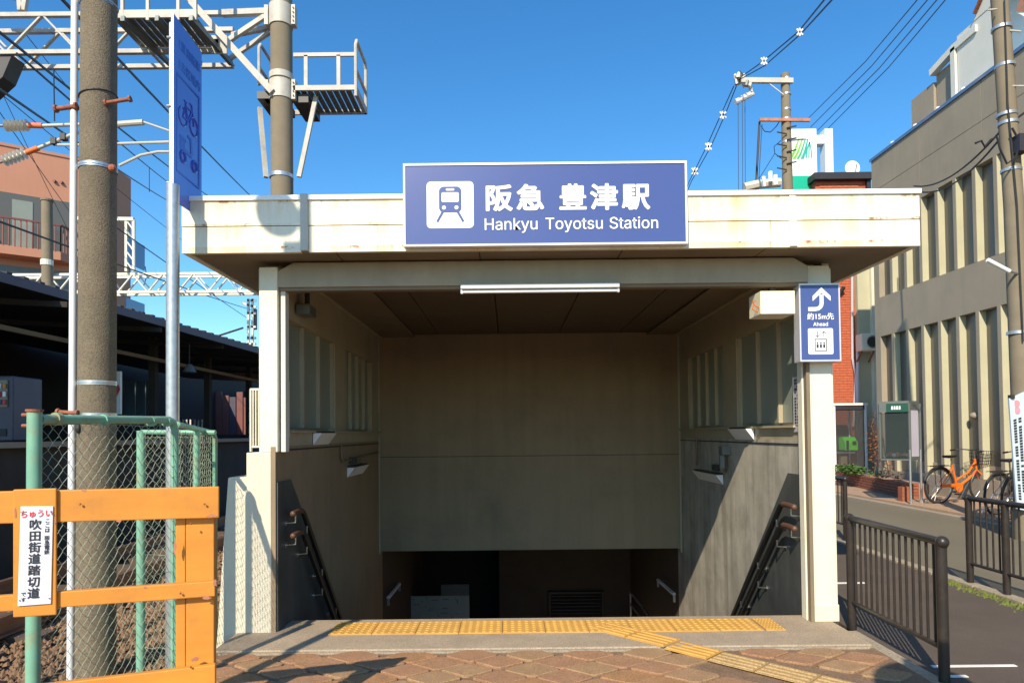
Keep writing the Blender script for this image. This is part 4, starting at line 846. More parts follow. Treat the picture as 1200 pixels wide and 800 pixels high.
# side windows (shaded side)
for z in (9.4, 6.6, 3.9): MB().hexa([sp(-.03, 1.0, z), sp(.0, 1.0, z), sp(.0, 2.6, z), sp(-.03, 2.6, z), sp(-.03, 1.0, z + 1.2), sp(0, 1.0, z + 1.2), sp(0, 2.6, z + 1.2), sp(-.03, 2.6, z + 1.2)]).build('window', M['winblue'], sb)
for z in (9.15, 6.15):
    u0, u1 = 1.6, 4.4
    wr = MB().hexa([sp(u0, -.02, z), sp(u1, -.02, z), sp(u1, .0, z), sp(u0, .0, z), sp(u0, -.02, z + 2.35), sp(u1, -.02, z + 2.35), sp(u1, 0, z + 2.35), sp(u0, 0, z + 2.35)]).build('window_recess', M['bglass'], sb)
    MB().hexa([sp(u0 + 1.3, -.05, z), sp(u0 + 2.0, -.05, z), sp(u0 + 2.0, -.02, z), sp(u0 + 1.3, -.02, z), sp(u0 + 1.3, -.05, z + 2.1), sp(u0 + 2.0, -.05, z + 2.1), sp(u0 + 2.0, -.02, z + 2.1), sp(u0 + 1.3, -.02, z + 2.1)]).build('sliding_pane', M['iglass'], wr)
    bl = MB().hexa([sp(u0 - .2, -1.0, z - .35), sp(u1 + .1, -1.0, z - .35), sp(u1 + .1, 0, z - .35), sp(u0 - .2, 0, z - .35), sp(u0 - .2, -1.0, z), sp(u1 + .1, -1.0, z), sp(u1 + .1, 0, z), sp(u0 - .2, 0, z)]).build('balcony', M['pink'], sb)
    for a, c in (((u0 - .2, -1.0), (u1 + .1, -1.0)), ((u1 + .1, -1.0), (u1 + .1, 0)), ((u0 - .2, -1.0), (u0 - .2, 0))):
        MB().bar(sp(*a, z + 1.1), sp(*c, z + 1.1), .07).build('balcony_rail', M['pinkrail'], bl)
        k = 16 if a[0] != c[0] else 5
        for i in range(k + 1): p = Vector((*a, 0)).lerp(Vector((*c, 0)), i / k); MB().bar(sp(p.x, p.y, z), sp(p.x, p.y, z + 1.1), .035).build('baluster', M['pinkrail'], bl)
MB().tube([sp(4.9, -.05, zt), sp(4.8, -.05, zt - 3), sp(4.75, -.05, 1)], .035, 6).build('drain_cable', M['pinkrail'], sb)
for u in (1.9, 2.15): MB().cyl(sp(u, -.1, 12.3), sp(u, 0, 12.3), .06, n=8).build('vent_knob', M['pinkrail'], sb)
# distant hill
b = MB(); pts = [(-120, 0), (-60, 10), (-40, 12), (-20, 17), (0, 13), (20, 8), (40, 0)]; b.prism([(-60 + x, 260, z if z else -2) for x, z in pts], (0, 60, 0)); b.build('far_hill', M['hill'], kind='structure')

# ================================================================== RIGHT SIDE: railings
def railing(P0, P1, n, lab, ball=True, h=.80, base=-.03, mid=None):
    P0 = Vector((*P0, base)); P1 = Vector((*P1, base)); t = thing('street_railing', lab, 'railing', (P0 + P1) / 2, 'dark brown pedestrian railings along the lane'); up = Vector((0, 0, 1)); L = (P1 - P0).length; d = (P1 - P0).normalized()
    ps = [P0, P1] + ([P0.lerp(P1, mid)] if mid else [])
    for p in ps:
        MB().cyl(p, p + up * (h - .02), .030, n=16).build('post', M['fence_brown'], t, smooth=True); MB().cyl(p + up * (h - .03), p + up * (h - .012), .033, n=16).build('post_collar', M['fence_brown'], t, smooth=True)
    MB().tube([P0 + up * h, P1 + up * h], .024, 14).build('top_rail', M['fence_brown'], t, smooth=True); MB().tube([P0 + up * .20, P1 + up * .20], .015, 10).build('bottom_rail', M['fence_brown'], t, smooth=True)
    if ball:
        for p, s in ((P0, -1), (P1, 1)): MB().sphere(p + up * h + d * s * .012, .036, 14, 10).build('ball_end', M['fence_brown'], t, smooth=True); MB().sphere(p + up * .20, .022).build('joint_knob', M['fence_brown'], t, smooth=True)
    for i in range(1, n + 1): p = P0.lerp(P1, i / (n + 1)); MB().cyl(p + up * .2, p + up * (h - .01), .0085, n=8).build('baluster', M['fence_brown'], t, smooth=True)
railing((2.478, 4.98), (2.455, 3.90), 14, 'dark brown railing nearest the camera at the right of the pavement')
railing((4.255, 6.34), (4.23, 4.2), 26, 'dark brown railing on the kerb at the right edge of the picture', mid=.22)
railing((4.42, 9.0), (4.44, 11.2), 22, 'dark brown railing partly behind the right pillar')

# ================================================================== GREY BUILDING WITH FINS
gb = thing('fin_building', 'grey brown two storey building with rows of pale fins and a flat roof', 'building', (11, 13, 0))
XF = 9.02; YF = 16.67; YN = 3.0; dep = .135
def bx(x0, y0, z0, x1, y1, z1, name, mat, par=None, **k): return MB().box(x0, y0, z0, x1, y1, z1).build(name, M[mat], par or gb, **k)
bx(XF + .012, YN, 6.43, XF + 8, YF - .01, 7.995, 'upper_wall', 'bldg')
for i in range(7): bx(XF, YF - 1.95 * (i + 1) + .006, 6.431, XF + .0115, YF - 1.95 * i - .006 * (i > 0), 7.22, 'render_panel', 'bldg'); bx(XF, YF - 1.95 * (i + 1) + .006, 7.232, XF + .0115, YF - 1.95 * i - .006 * (i > 0), 7.999, 'render_panel', 'bldg')
pass; bx(XF, YN, 3.66, XF + .6, YF, 4.60, 'middle_wall', 'bldg'); bx(XF, YN, -.2, XF + .6, YF, .45, 'base_wall', 'bldg')
bx(XF + .6, YN, -.2, XF + 8, YF, 6.43, 'core', 'bldg'); bx(XF - .03, YN, 8.0, XF + 8, YF + .04, 8.07, 'roof_trim', 'winblue')
bx(XF, 16.44, .45, XF + .6, YF, 3.66, 'corner_pier', 'bldg'); bx(XF, 16.44, 4.60, XF + .6, YF, 6.43, 'corner_pier', 'bldg')
y = 16.44; fin = None; pn = None
k = 0
while y > YN + 1:
    for z0, z1 in ((.45, 3.66), (4.60, 6.43)):
        bx(XF + .001, y - .575, z0, XF + dep + .10, y - .475, z1, 'fin', 'bfin'); bx(XF - .003, y - .572, z0, XF + .0008, y - .478, z1, 'fin_face', 'bldg')
        bx(XF + dep, y - .4745, z0, XF + dep + .02, y - .001, z1, 'window', 'bglass')
        if z0 < 1: bx(XF + dep - .02, y - .4745, z0, XF + dep - .001, y - .001, z0 + .25, 'window_panel', 'bldg')
    y -= .575; k += 1
# small lamp hood on the wall, gutter studs
hd = thing('hooded_wall_light', 'small hooded light in a window bay above the orange bicycle', 'light', atX(1143, 487, 9.1)); p = atX(1143, 487, 9.0); MB().sphere(atX(1143, 487, 9.12), .12, 12, 8, (.8, 1, .6)).build('hood', M['bldg'], hd, smooth=True)
for yy in (15.9, 15.0, 14.2, 13.4): MB().cyl((XF + .1, yy, 8.07), (XF + .1, yy, 8.17), .05, n=8).build('roof_stud', M['white'], gb)
# rooftop structures
rf = thing('rooftop_plant', 'pale stepped rooftop boxes and framework on the grey building', 'rooftop unit', (9.6, 13.5, 8.0))
for i, (a, zz, x0, x1) in enumerate((((13.9, 14.75), 9.15, 9.45, 11.4), ((12.6, 13.9), 9.5, 9.35, 11.4))): MB().box(x0, a[0] + .002, 8.07, x1, a[1], zz).build('plant_box', M['bldg' if i == 0 else 'roofwhite'], rf)
MB().box(9.40, 14.78, 8.07, 10.6, 15.6, 9.0).build('plant_box', M['bldg'], rf)
for a, c in (((9.38, 14.0, 8.07), (9.38, 14.0, 9.32)), ((9.38, 14.0, 9.32), (9.38, 13.3, 9.32)), ((9.38, 14.78, 9.2), (9.38, 14.0, 9.32))): MB().bar(a, c, .14).build('frame_tube', M['roofwhite'], rf)
MB().prism([(9.34, 13.4, 9.5), (9.34, 12.2, 9.5), (9.34, 12.2, 10.6), (9.34, 12.6, 10.5)], (1.5, 0, 0)).build('stair_panel', M['roofwhite'], rf)
MB().bar((9.3, 13.3, 9.6), (9.3, 12.0, 10.8), .05).build('frame_tube', M['rust'], rf); MB().bar((9.3, 12.1, 8.9), (9.3, 11.3, 9.9), .12).build('frame_tube', M['pink'], rf); MB().sphere((9.4, 12.0, 9.35), .25, 12, 8).build('round_tank', M['ink'], rf)
# street lamp arm low on the utility pole
up_ = thing('utility_pole', 'leaning tan concrete utility pole at the right edge', 'pole', (6.75, 9, 0))
MB().tube([atY(1203.5, 655, 9), atY(1196, 463, 9) + Vector((.02, 0, 0)), atY(1188, 240, 9), atY(1171.5, 0, 9), atY(1160, -160, 9)], [.135, .125, .115, .103, .095], 20).build('shaft', M['pole2'], up_, smooth=True)
for yy, xx in ((34, 1174), (78, 1178), (135, 1180), (145, 1181.5), (200, 1185), (390, 1193)):
    c = atY(xx, yy, 9); MB().cyl(c - Vector((0, 0, .02)), c + Vector((0, 0, .02)), .122 if yy < 300 else .13, n=20).build('clamp_band', M['galv'], up_, smooth=True)
for a, c in (((1157, 12), (1168, 11)), ((1186, 101), (1200, 101)), ((1183, 36), (1196, 37))): MB().cyl(atY(*a, 8.9), atY(*c, 8.9), .012, n=8).build('step_bolt', M['steelpaint'], up_)
MB().tube([atY(1177, 0, 8.88), atY(1181, 120, 8.88), atY(1192, 240, 8.86), atY(1199, 400, 8.86)], .010, 6).build('earth_wire', M['dark'], up_)
t = thing('spotlight_arm', 'short white lamp arm fixed to the utility pole', 'lamp', atY(1170, 310, 8.8)); MB().cyl(atY(1157, 304.5, 8.8), atY(1183, 318, 8.8), .028, n=10).build('lamp_tube', M['white'], t, smooth=True); MB().cyl(atY(1183, 318, 8.8), atY(1192, 320, 8.9), .018, n=8).build('bracket', M['galv'], t)
t = thing('pole_banner', 'pale blue vertical banner board with pink emblem strapped to the utility pole', 'banner', atY(1194, 600, 8.8))
q = [atY(1192, 596, 8.8), atY(1207, 599, 8.85), atY(1200, 459, 8.85), atY(1182.5, 467, 8.8)]
MB().prism(q, (.004, .03, 0)).build('board', M['bluewhite'], t); q2 = [q[1] + Vector((.003, 0, 0)), q[1] + Vector((.35, .15, 0)), q[2] + Vector((.35, .15, 0)), q[2] + Vector((.003, 0, 0))]; MB().prism(q2, (.0, .03, 0)).build('board', M['white'], t)
def bn(u, v, off=-.004): return (q[0].lerp(q[1], u)).lerp(q[3].lerp(q[2], u), v) + Vector((0, off, 0))
b = MB()
for v in (.93, .87): c = bn(.45, v); b.disc(c, (0, 1, 0), .045, .003, 16)
b.build('emblem', M['pinklogo'], t)
b = MB()
for cu, v0, v1 in ((.28, .80, .10), (.62, .80, .14)):
    v = v0
    while v > v1: b.prism([bn(cu - .10, v - .017), bn(cu + .10, v - .017), bn(cu + .10, v), bn(cu - .10, v)], (0, .002, 0)) if rnd.random() < .9 else None; v -= .024
b.build('vertical_print', M['ink'], t, kind='stuff')
p0, p1 = q2[0].lerp(q2[3], .72), q2[1].lerp(q2[2], .72); MB().prism([p0 + Vector((.03, -.005, 0)), p1 + Vector((0, -.005, 0)), p1 + Vector((0, -.005, .17)), p0 + Vector((.03, -.005, .17))], (0, .003, 0)).build('orange_print', M['orange'], t)
MB().box(q[3].x + .02, 8.79, q[3].z, q[3].x + .07, 8.85, q[3].z + .05).build('strap_knot', M['dark'], t)

# ---- display case, planter, plants
dc = thing('display_case', 'glass notice case with a green header standing on steel legs', 'display case', atY(1058, 587, 13))
a, c = atY(1034, 541, 13.3), atY(1066, 471, 13.3)
P = lambda x, y, Y=13.2: atY(x, y, Y)
def quadbox(pts, d, name, mat, par): return MB().prism(pts, d).build(name, M[mat], par)
F0, F1 = Vector((6.95, 12.8, 0)), Vector((7.50, 12.55, 0))     # front panel, side panel
z0, z1 = .83, 1.93
F0 = Vector((7.13, 13.1, 0)); F1 = Vector((7.52, 12.8, 0)); F2 = Vector((7.84, 13.0, 0)); F3 = F0 + (F2 - F1)
def zp(p, z): return Vector((p.x, p.y, z))
MB().prism([zp(F0, z0), zp(F1, z0), zp(F2, z0), zp(F3, z0)], (0, 0, .03)).build('floor_panel', M['casegrey'], dc); MB().prism([zp(F0, z1 - .03), zp(F1, z1 - .03), zp(F2, z1 - .03), zp(F3, z1 - .03)], (0, 0, .05)).build('roof_panel', M['casegrey'], dc)
MB().prism([zp(F0.lerp(F3, .5), z0 + .03), zp(F1.lerp(F2, .5), z0 + .03), zp(F1.lerp(F2, .5), z1 - .03), zp(F0.lerp(F3, .5), z1 - .03)], (.01, .012, 0)).build('back_panel', M['darkwall'], dc)
for p in (F0, F1, F2, F3): MB().bar(zp(p, z0 + .03), zp(p, z1 - .03), .035).build('corner_post', M['casegrey'], dc)
dv = (F1 - F0).normalized(); nn = Vector((dv.y, -dv.x, 0)); nn = nn if nn.y < 0 else -nn
MB().prism([zp(F0, z1 - .19) + nn * .022, zp(F1, z1 - .19) + nn * .022, zp(F1, z1 - .02) + nn * .022, zp(F0, z1 - .02) + nn * .022], nn * .012).build('header', M['casegrey'], dc)
MB().prism([zp(F0.lerp(F1, .25), z1 - .185) + nn * .035, zp(F0.lerp(F1, .99), z1 - .185) + nn * .035, zp(F0.lerp(F1, .99), z1 - .025) + nn * .035, zp(F0.lerp(F1, .25), z1 - .025) + nn * .035], nn * .004).build('header_plate', M['casegreen'], dc)
b = MB()
for i in range(4): u = .42 + i * .085; b.prism([zp(F0.lerp(F1, u), z1 - .14) + nn * .041, zp(F0.lerp(F1, u + .065), z1 - .14) + nn * .041, zp(F0.lerp(F1, u + .06), z1 - .075) + nn * .041, zp(F0.lerp(F1, u + .01), z1 - .075) + nn * .041], nn * .003)
b.build('header_print', M['white'], dc)
MB().prism([zp(F0, z0 + .03), zp(F1, z0 + .03), zp(F1, z1 - .2), zp(F0, z1 - .2)], nn * .006).build('front_glass', clear('case_glass', (.05, .07, .07), .45), dc)
for i in range(7):
    u = .12 + .12 * i; cc = F0.lerp(F3, .3); MB().sphere(zp(F0.lerp(F1, u) + (F3 - F0) * .3, z0 + .09 + .02 * (i % 2)), .045, 8, 6).build('display_item', M[['wood', 'rust', 'poster', 'leafor'][i % 4]], dc)
n2 = Vector(((F2 - F1).y, -(F2 - F1).x, 0)).normalized()
MB().prism([zp(F1.lerp(F2, .0), z0 + .03), zp(F2, z0 + .03), zp(F2, z1 - .03), zp(F1, z1 - .03)], n2 * .004).build('side_glass', M['casegrey'], dc)
MB().prism([zp(F1.lerp(F2, .16), z0 + .07) + n2 * .006, zp(F1.lerp(F2, .82), z0 + .07) + n2 * .006, zp(F1.lerp(F2, .82), z1 - .16) + n2 * .006, zp(F1.lerp(F2, .16), z1 - .16) + n2 * .006], n2 * .004).build('poster', M['poster'], dc)
for p in (F1, F2): MB().cyl(zp(p, .02), zp(p, z0 + .2), .022, n=10).build('leg', M['alu'], dc, smooth=True)
MB().cyl(zp(F2, .02), zp(F2, .08), .05, n=12).build('foot', M['alu'], dc)

pl = thing('brick_planter', 'low brown brick planter along the foot of the grey building', 'planter', (8.3, 15.5, .02))
B0, B1 = Vector((8.02, 13.85, .02)), Vector((8.80, 18.4, .02)); bd = (B1 - B0).normalized(); bn_ = Vector((bd.y, -bd.x, 0))
MB().prism([B0 + bn_ * .012, B1 + bn_ * .012, B1 + bn_ * .45, B0 + bn_ * .45], (0, 0, .29)).build('planter_core', M['brick_joint'], pl)
b = MB()
brk = MB().box(-.105, -.02, 0, .105, .02, .052).mesh('brick'); brk.materials.append(M['rust'])
L = (B1 - B0).length; ang2 = math.atan2(bd.y, bd.x); nb = 0
if bn_.x > 0: bn_ = -bn_
for r in range(5):
    s = .11 if r % 2 else 0
    while s < L and nb < 130:
        o = bpy.data.objects.new('brick', brk); COL.objects.link(o); p = B0 + bd * (s + .0) + bn_ * (.0) + Vector((0, 0, .004 + r * .062)); o.location = p + bn_ * .01; o.rotation_euler.z = ang2; attach(o, pl); s += .222; nb += 1
for r in range(5): o = bpy.data.objects.new('brick', brk); COL.objects.link(o); o.location = B0 - bd * .03 - bn_ * (.14) + Vector((0, 0, .004 + r * .062)); o.rotation_euler.z = ang2 + math.pi / 2; attach(o, pl); o = o
MB().box(7.62, 13.25, .02, 7.80, 13.4, .30).build('brick_stub', M['rust'], pl)
def leafclump(n, c, rad, mat, name, lab, cat, smin=.02, smax=.05, stems=None, col2=None):
    t = thing(name, lab, cat, c); b = MB()
    for i in range(n):
        d = Vector((rnd.gauss(0, 1), rnd.gauss(0, 1), rnd.gauss(0, 1))).normalized() * (rnd.random() ** .5); p = Vector(c) + Vector((d.x * rad[0], d.y * rad[1], rad[2] + d.z * rad[2])); s = rnd.uniform(smin, smax)
        a, e = rnd.uniform(0, 6.28), rnd.uniform(-.6, 1.0); u = Vector((math.cos(a), math.sin(a), e)).normalized() * s; v = u.cross(Vector((0, 0, 1))).normalized() * s * .45
        b.add([p, p + u * .5 + v, p + u, p + u * .5 - v], [(0, 1, 2, 3)])
    b.build('foliage', M[mat], t, kind='stuff')
    if stems: MB().tube(stems, .012, 6).build('stem', M['bark'], t)
    return t
leafclump(900, (8.42, 16.9, .30), (.30, .75, .13), 'leaf', 'low_shrub', 'bushy bright green shrub in the planter beside the phone booth', 'shrub', .04, .09)
leafclump(160, (8.15, 15.1, .30), (.12, .35, .10), 'leaf', 'low_shrub', 'sparse leafy plant in the planter left of the display case', 'shrub', .03, .06)
leafclump(90, (8.0, 14.1, .30), (.10, .25, .12), 'leafor', 'low_shrub', 'small orange tinted plant at the near end of the planter', 'shrub', .03, .06)
leafclump(420, (8.75, 16.3, .5), (.16, .30, .62), 'leafor', 'climbing_plant', 'orange leaved climber rising up the pale pier', 'plant', .03, .07, [(8.7, 16.3, .3), (8.78, 16.2, .9), (8.7, 16.35, 1.5), (8.8, 16.3, 1.9)])
leafclump(160, (8.80, 15.8, .3), (.10, .14, .7), 'leafor', 'climbing_plant', 'thin climber with few leaves beside the display case', 'plant', .03, .06, [(8.8, 15.8, .3), (8.85, 15.7, 1.0), (8.8, 15.85, 1.7)])

# ---- phone booth with green phone, cream and brick buildings beyond
pb = thing('phone_booth', 'white framed glass phone booth behind the right pillar', 'phone booth', (9.5, 19.4, 0))
for x in (9.08, 9.95):
    for y in (19, 19.9): MB().bar((x, y, .0), (x, y, 2.10), .05).build('frame_post', M['white'], pb)
MB().box(9.03, 18.95, 2.10, 10.0, 19.95, 2.16).build('roof', M['white'], pb); MB().box(9.08, 18.98, 1.98, 9.95, 19.9, 2.099).build('roof_lining', M['ink'], pb)
MB().box(9.11, 19.88, 0, 9.92, 19.885, 2.0).build('back_glass', clear('booth_glass', (.10, .10, .10), .45), pb); MB().box(9.945, 19.03, 0, 9.95, 19.87, 2.0).build('side_glass', clear('booth_glass2', (.10, .10, .10), .45), pb); MB().box(9.11, 19.0, .1, 9.92, 19.004, 1.98).build('door_glass', clear('booth_glass3', (.10, .10, .10), .25), pb)
MB().box(9.2, 19.3, .75, 9.8, 19.8, .80).build('shelf', M['casegrey'], pb)
ph = thing('public_telephone', 'bright green public telephone on the booth shelf', 'telephone', (9.55, 19.3, .8))
MB().prism([(9.38, 19.25, .84), (9.38, 19.65, .84), (9.38, 19.65, 1.20), (9.38, 19.42, 1.22), (9.38, 19.25, 1.06)], (.36, 0, 0)).build('body', M['phone'], ph, bevel=.015); MB().box(9.58, 19.22, 1.0, 9.68, 19.248, 1.1).build('keypad', M['ink'], ph); MB().bar((9.43, 19.22, .88), (9.43, 19.22, 1.12), .05, .05).build('handset', M['ink'], ph)
MB().box(9.44, 19.4, .0, 9.62, 19.55, .74).build('pedestal', M['soffit'], pb)
ph.location.x += .12
cb = thing('cream_building', 'narrow cream wall strip with an air conditioner between brick and grey buildings', 'building', (11.6, 22, 0))
MB().box(atY(1004, 300, 20.5).x, 20.5, -.1, 13.5, 28, 7.0).build('wall', M['bfin'], cb); MB().box(atY(1020, 300, 20.4).x, 20.38, 0, 13.5, 20.499, 7.0).build('pilaster', M['cream2'], cb)
MB().tube([atY(1005, 400, 20.4), atY(1005, 500, 20.4), atY(1006, 556, 20.4)], .04, 6).build('drain_pipe', M['frame'], cb)
ac = thing('air_conditioner', 'cream outdoor air conditioner unit on the cream wall', 'air conditioner', atY(1017, 412, 20)); a = atY(1008, 411, 20.1); c = atY(1027, 391, 20.1)
MB().box(a.x, 20.0, a.z, c.x, 20.36, c.z).build('casing', M['cream'], ac, bevel=.02); p = (a + c) / 2; MB().tube([(p.x + .08 + .17 * math.cos(t_), 19.985, p.z + .17 * math.sin(t_)) for t_ in [2 * math.pi * i / 20 for i in range(20)]], .012, 6, closed=True).build('fan_guard', M['casegrey'], ac)
MB().disc((p.x + .08, 19.995, p.z), (0, 1, 0), .15, .008).build('fan', M['dark'], ac)
for x in (a.x + .05, c.x - .09): MB().bar((x, 20.1, a.z - .02), (x, 20.4, a.z - .3), .04).build('bracket', M['rust'], ac)
rb = thing('brick_building', 'orange red brick building with a dark eave behind the right pillar', 'building', (10.5, 24, 0))
YB = 20.7; X0 = atY(957, 300, YB).x; X1 = atY(1016, 300, YB).x; zt = atY(1000, 212, YB).z
rbw = MB().box(X0, YB, -.1, X1, 30, zt).build('wall', M['brickred'], rb)
MB().box(X0 - .1, YB - .2, zt, X1 + .15, 30, zt + .2).build('eave', M['roofdark'], rb); MB().box(X1 + .001, YB - .1, zt - .7, X1 + .12, 30, zt - .001).build('side_trim', M['roofdark'], rb)
bm_ = MB().box(-.105, -.008, 0, .105, .008, .055).mesh('brick_course'); b = MB()
r = 0; z = .1
while z < zt - .05:
    x = X0 + .01 + (.12 if r % 2 else 0)
    while x < X1 - .24: b.box(x, YB - .012, z, x + .225, YB - .0005, z + .065); x += .24
    z += .08; r += 1
b.build('brick_face', pm('brick_face', (.46, .12, .055), .85, var=.15, vs=9), rb, kind='stuff')
MB().tube([atY(998.5, 320, 20.6), atY(999, 420, 20.6), atY(1003, 440, 20.6), atY(1000, 500, 20.6)], .035, 6).build('wall_conduit', M['frame'], rb)
MB().bar(atY(985, 343, 20.6), atY(989, 336, 20.5), .08).build('wall_hook', M['dark'], rb); 
t = thing('roof_dish', 'white satellite dish on the brick building roof', 'satellite dish', atY(999, 203, 21.5)); c = atY(999, 197, 21.5); MB().cyl(c + Vector((0, .06, 0)), c, .10, .24, 20).build('dish', M['dish'], t, smooth=True); MB().cyl(c + Vector((0, .1, 0)), c + Vector((0, .1, -.5)), .03, n=8).build('mount', M['dark'], t); MB().tube([c + Vector((.1, 0, -.1)), c + Vector((-.02, -.3, 0))], .012, 5).build('feed_arm', M['dark'], t)

# bank style pylon
py = thing('pylon_sign', 'white pylon sign with green leaf stripes and a green band', 'sign', atY(950, 240, 21)); Yp = 21
a, c = atY(924, 222, Yp), atY(956.5, 151, Yp); MB().box(a.x, Yp, atY(940, 206, Yp).z, c.x, Yp + .35, c.z).build('panel', M['white'], py); zb = atY(940, 206, Yp).z
MB().box(a.x, Yp, 5.5, c.x, Yp + .35, zb - .002).build('green_band', M['band'], py)
MB().box(c.x + .002, Yp + .02, atY(960, 168, Yp).z, atY(966, 160, Yp).x - .002, Yp + .3, atY(960, 158, Yp).z).build('cross_beam', M['white'], py)
p0, p1 = atY(966, 152, Yp).x, atY(975.5, 152, Yp).x; MB().box(p0, Yp - .02, -.2, p1, Yp + .32, atY(970, 151, Yp).z).build('leg', pm('pylon_leg', (.62, .72, .80), .5, var=.03), py)
def lp(u, v): return atY(924 + u * 33, 206 - v * 55, Yp) + Vector((0, -.012, 0))
for i, (u0, u1, w0, mt) in enumerate(((-.02, .34, .13, 'logoL'), (.14, .46, .11, 'logoL'), (.28, .57, .09, 'logoG'), (.42, .66, .12, 'logoT'))):
    pts = [lp(u0 + (u1 - u0) * t_ ** .7, .36 + .42 * t_) for t_ in (0, .25, .5, .75, 1)]; pts2 = [lp(u0 + w0 + (u1 + .04 - u0 - w0) * t_ ** .7, .36 + .42 * t_) for t_ in (1, .75, .5, .25, 0)]; MB().prism(pts + pts2, (0, .008, 0)).build('leaf_stripe', M[mt], py)
for i, (u0, w0) in enumerate(((.60, .05), (.70, .045), (.80, .04))):
    pts = [lp(u0 + (.73 - u0) * t_ ** 2, .38 + .34 * t_) for t_ in (0, .33, .66, 1)]; pts2 = [lp(u0 + w0 + (.76 - u0 - w0) * t_ ** 2, .38 + .34 * t_) for t_ in (1, .66, .33, 0)]; MB().prism(pts + pts2, (0, .008, 0)).build('leaf_stripe', M['logoT'], py)
MB().prism([lp(.05, .74), lp(.5, .76), lp(.72, .78), lp(.5, .79), lp(.05, .775)], (0, .008, 0)).build('leaf_stripe', M['casegrey'], py)

# ---- wooden style utility pole behind the canopy with wires
u2 = thing('utility_pole', 'tan utility pole with two cross arms above the canopy right half', 'pole', atY(924, 230, 18)); YU = 17
MB().tube([atY(925.5, 330, YU), atY(923, 220, YU), atY(920, 87, YU)], [.135, .125, .105], 16).build('shaft', M['pole2'], u2, smooth=True)
MB().bar(atY(868, 94.5, YU - .1), atY(929, 95, YU - .1), .09, .12).build('cross_arm', M['steelpaint'], u2); MB().bar(atY(890, 140.5, YU - .1), atY(949, 141, YU - .1), .06, .07).build('cross_arm', M['rustpaint'], u2); MB().bar(atY(900, 97, YU - .1), atY(918, 111, YU - .1), .02).build('arm_brace', M['frame'], u2)
for yy in (94, 112, 130, 141, 168): c = atY(921.5, yy, YU); MB().cyl(c, c + Vector((0, 0, .04)), .12, n=14).build('clamp_band', M['galv'], u2, smooth=True)
for i in range(8): a = atY(922, 150 + i * 7, YU - .14); c = a + Vector((.24 * (-1) ** i, 0, .05)); MB().cyl(a, c, .018, n=6).build('step_peg', M['dark'], u2)
ins = thing('cable_terminals', 'cluster of insulators and cable ends on the upper cross arm', 'insulators', atY(866, 96, YU))
for i in range(12): c = atY(861 + rnd.uniform(0, 17), 90 + rnd.uniform(0, 12), YU - rnd.uniform(-.2, .2)); MB().cyl(c, c + Vector((rnd.uniform(-.1, .1), 0, .14)), .06, .035, 8).build('insulator', M[['casegrey', 'insul', 'dark', 'insul'][i % 4]], ins)
MB().tube([atY(879, 98, YU), atY(880, 108, YU), atY(883, 110, YU), atY(866, 118, YU)], .05, 8).build('cable_head', M['insul'], ins)
for p in (atY(864, 119, YU), atY(871, 115, YU), atY(877, 112, YU)): MB().cyl(p - Vector((.05, 0, .02)), p + Vector((.05, 0, .02)), .08, n=10).build('insulator', M['frame'], ins)
MB().tube([atY(872, 220, YU), atY(889, 216, YU), atY(914, 214, YU)], .12, 8).build('transformer_top', M['insul'], label='pale transformer fittings just above the canopy by the utility pole', cat='transformer')
for i, c in enumerate(((895, 219), (903, 213), (909, 217))): p = atY(*c, YU - .3); MB().cyl(p, p + Vector((0, 0, .25)), .05, n=8).build('bushing', M['white'], u2)
G2 = 'utility wires above the canopy'
def w2(pts, r, lab, Ys, mat='wireblk'): MB().tube([atY(x, y, Ys[0] + (Ys[1] - Ys[0]) * i / (len(pts) - 1)) for i, (x, y) in enumerate(pts)], r, 5).build('utility_wire', M[mat], label=lab, cat='wire', group=G2)
for dx, l in ((0, 'upper'), (9, 'lower')): w2([(866, 92 + dx * .2), (893 + dx * .3, 73 + dx * .5), (936 + dx * .3, 37 + dx * .3), (966 + dx, 0), (985 + dx, -25)], .013, l + ' wire of the twin line climbing right from the utility pole', (YU, 6))
for dx in (0, 5): w2([(860 + dx * .6, 101), (845 + dx, 134), (828 + dx, 172), (808 + dx * .5, 212), (800 + dx * .4, 232)], .013, ('left' if not dx else 'right') + ' wire of the twin line falling left from the utility pole', (YU, 24))
for x, y, Y_ in ((935, 38, 9.5), (893, 72, 13.5), (845, 135, 18.5), (828, 172, 20), (812, 201, 22)):
    c = atY(x + 2, y, Y_); s = Y_ * .0045; b = MB(); b.bar(c + Vector((-s, 0, -s)), c + Vector((s, 0, s)), s * .5); b.bar(c + Vector((-s, 0, s)), c + Vector((s, 0, -s)), s * .5); b.bar(c - Vector((0, 0, 1.3 * s)), c + Vector((0, 0, 1.3 * s)), s * .5)
    b.build('wire_spacer', M['white'], label='white spacer on the twin line, ' + {935: 'highest one near the top of the sky', 893: 'just above the cable terminals', 845: 'first below the cable terminals', 828: 'middle one left of the utility pole', 812: 'lowest one near the canopy'}[x], cat='spacer', group='white spacers on the twin line')
for x, l in ((865, 'leftmost'), (870, 'middle'), (873, 'rightmost')): w2([(x, 118), (x + .5, 240)], .008, l + ' of three thin vertical wires below the cable terminals', (YU, YU))
w2([(890, 143), (888, 180), (885, 235)], .028, 'thick cable dropping from the lower cross arm', (YU, YU)); w2([(893, 146), (891, 180), (888, 235)], .010, 'thin cable dropping beside the thick one', (YU, YU))
w2([(892, 148), (896, 154), (903, 155), (910, 148), (913, 143)], .012, 'looped cable hanging under the lower cross arm', (YU, YU)); w2([(915, 165), (907, 172), (908, 180), (916, 186)], .010, 'loose loop of cable beside the utility pole shaft', (YU, YU))
w2([(908, 180), (888, 212), (884, 222)], .008, 'thin stay wire sloping left from the utility pole', (YU, YU))
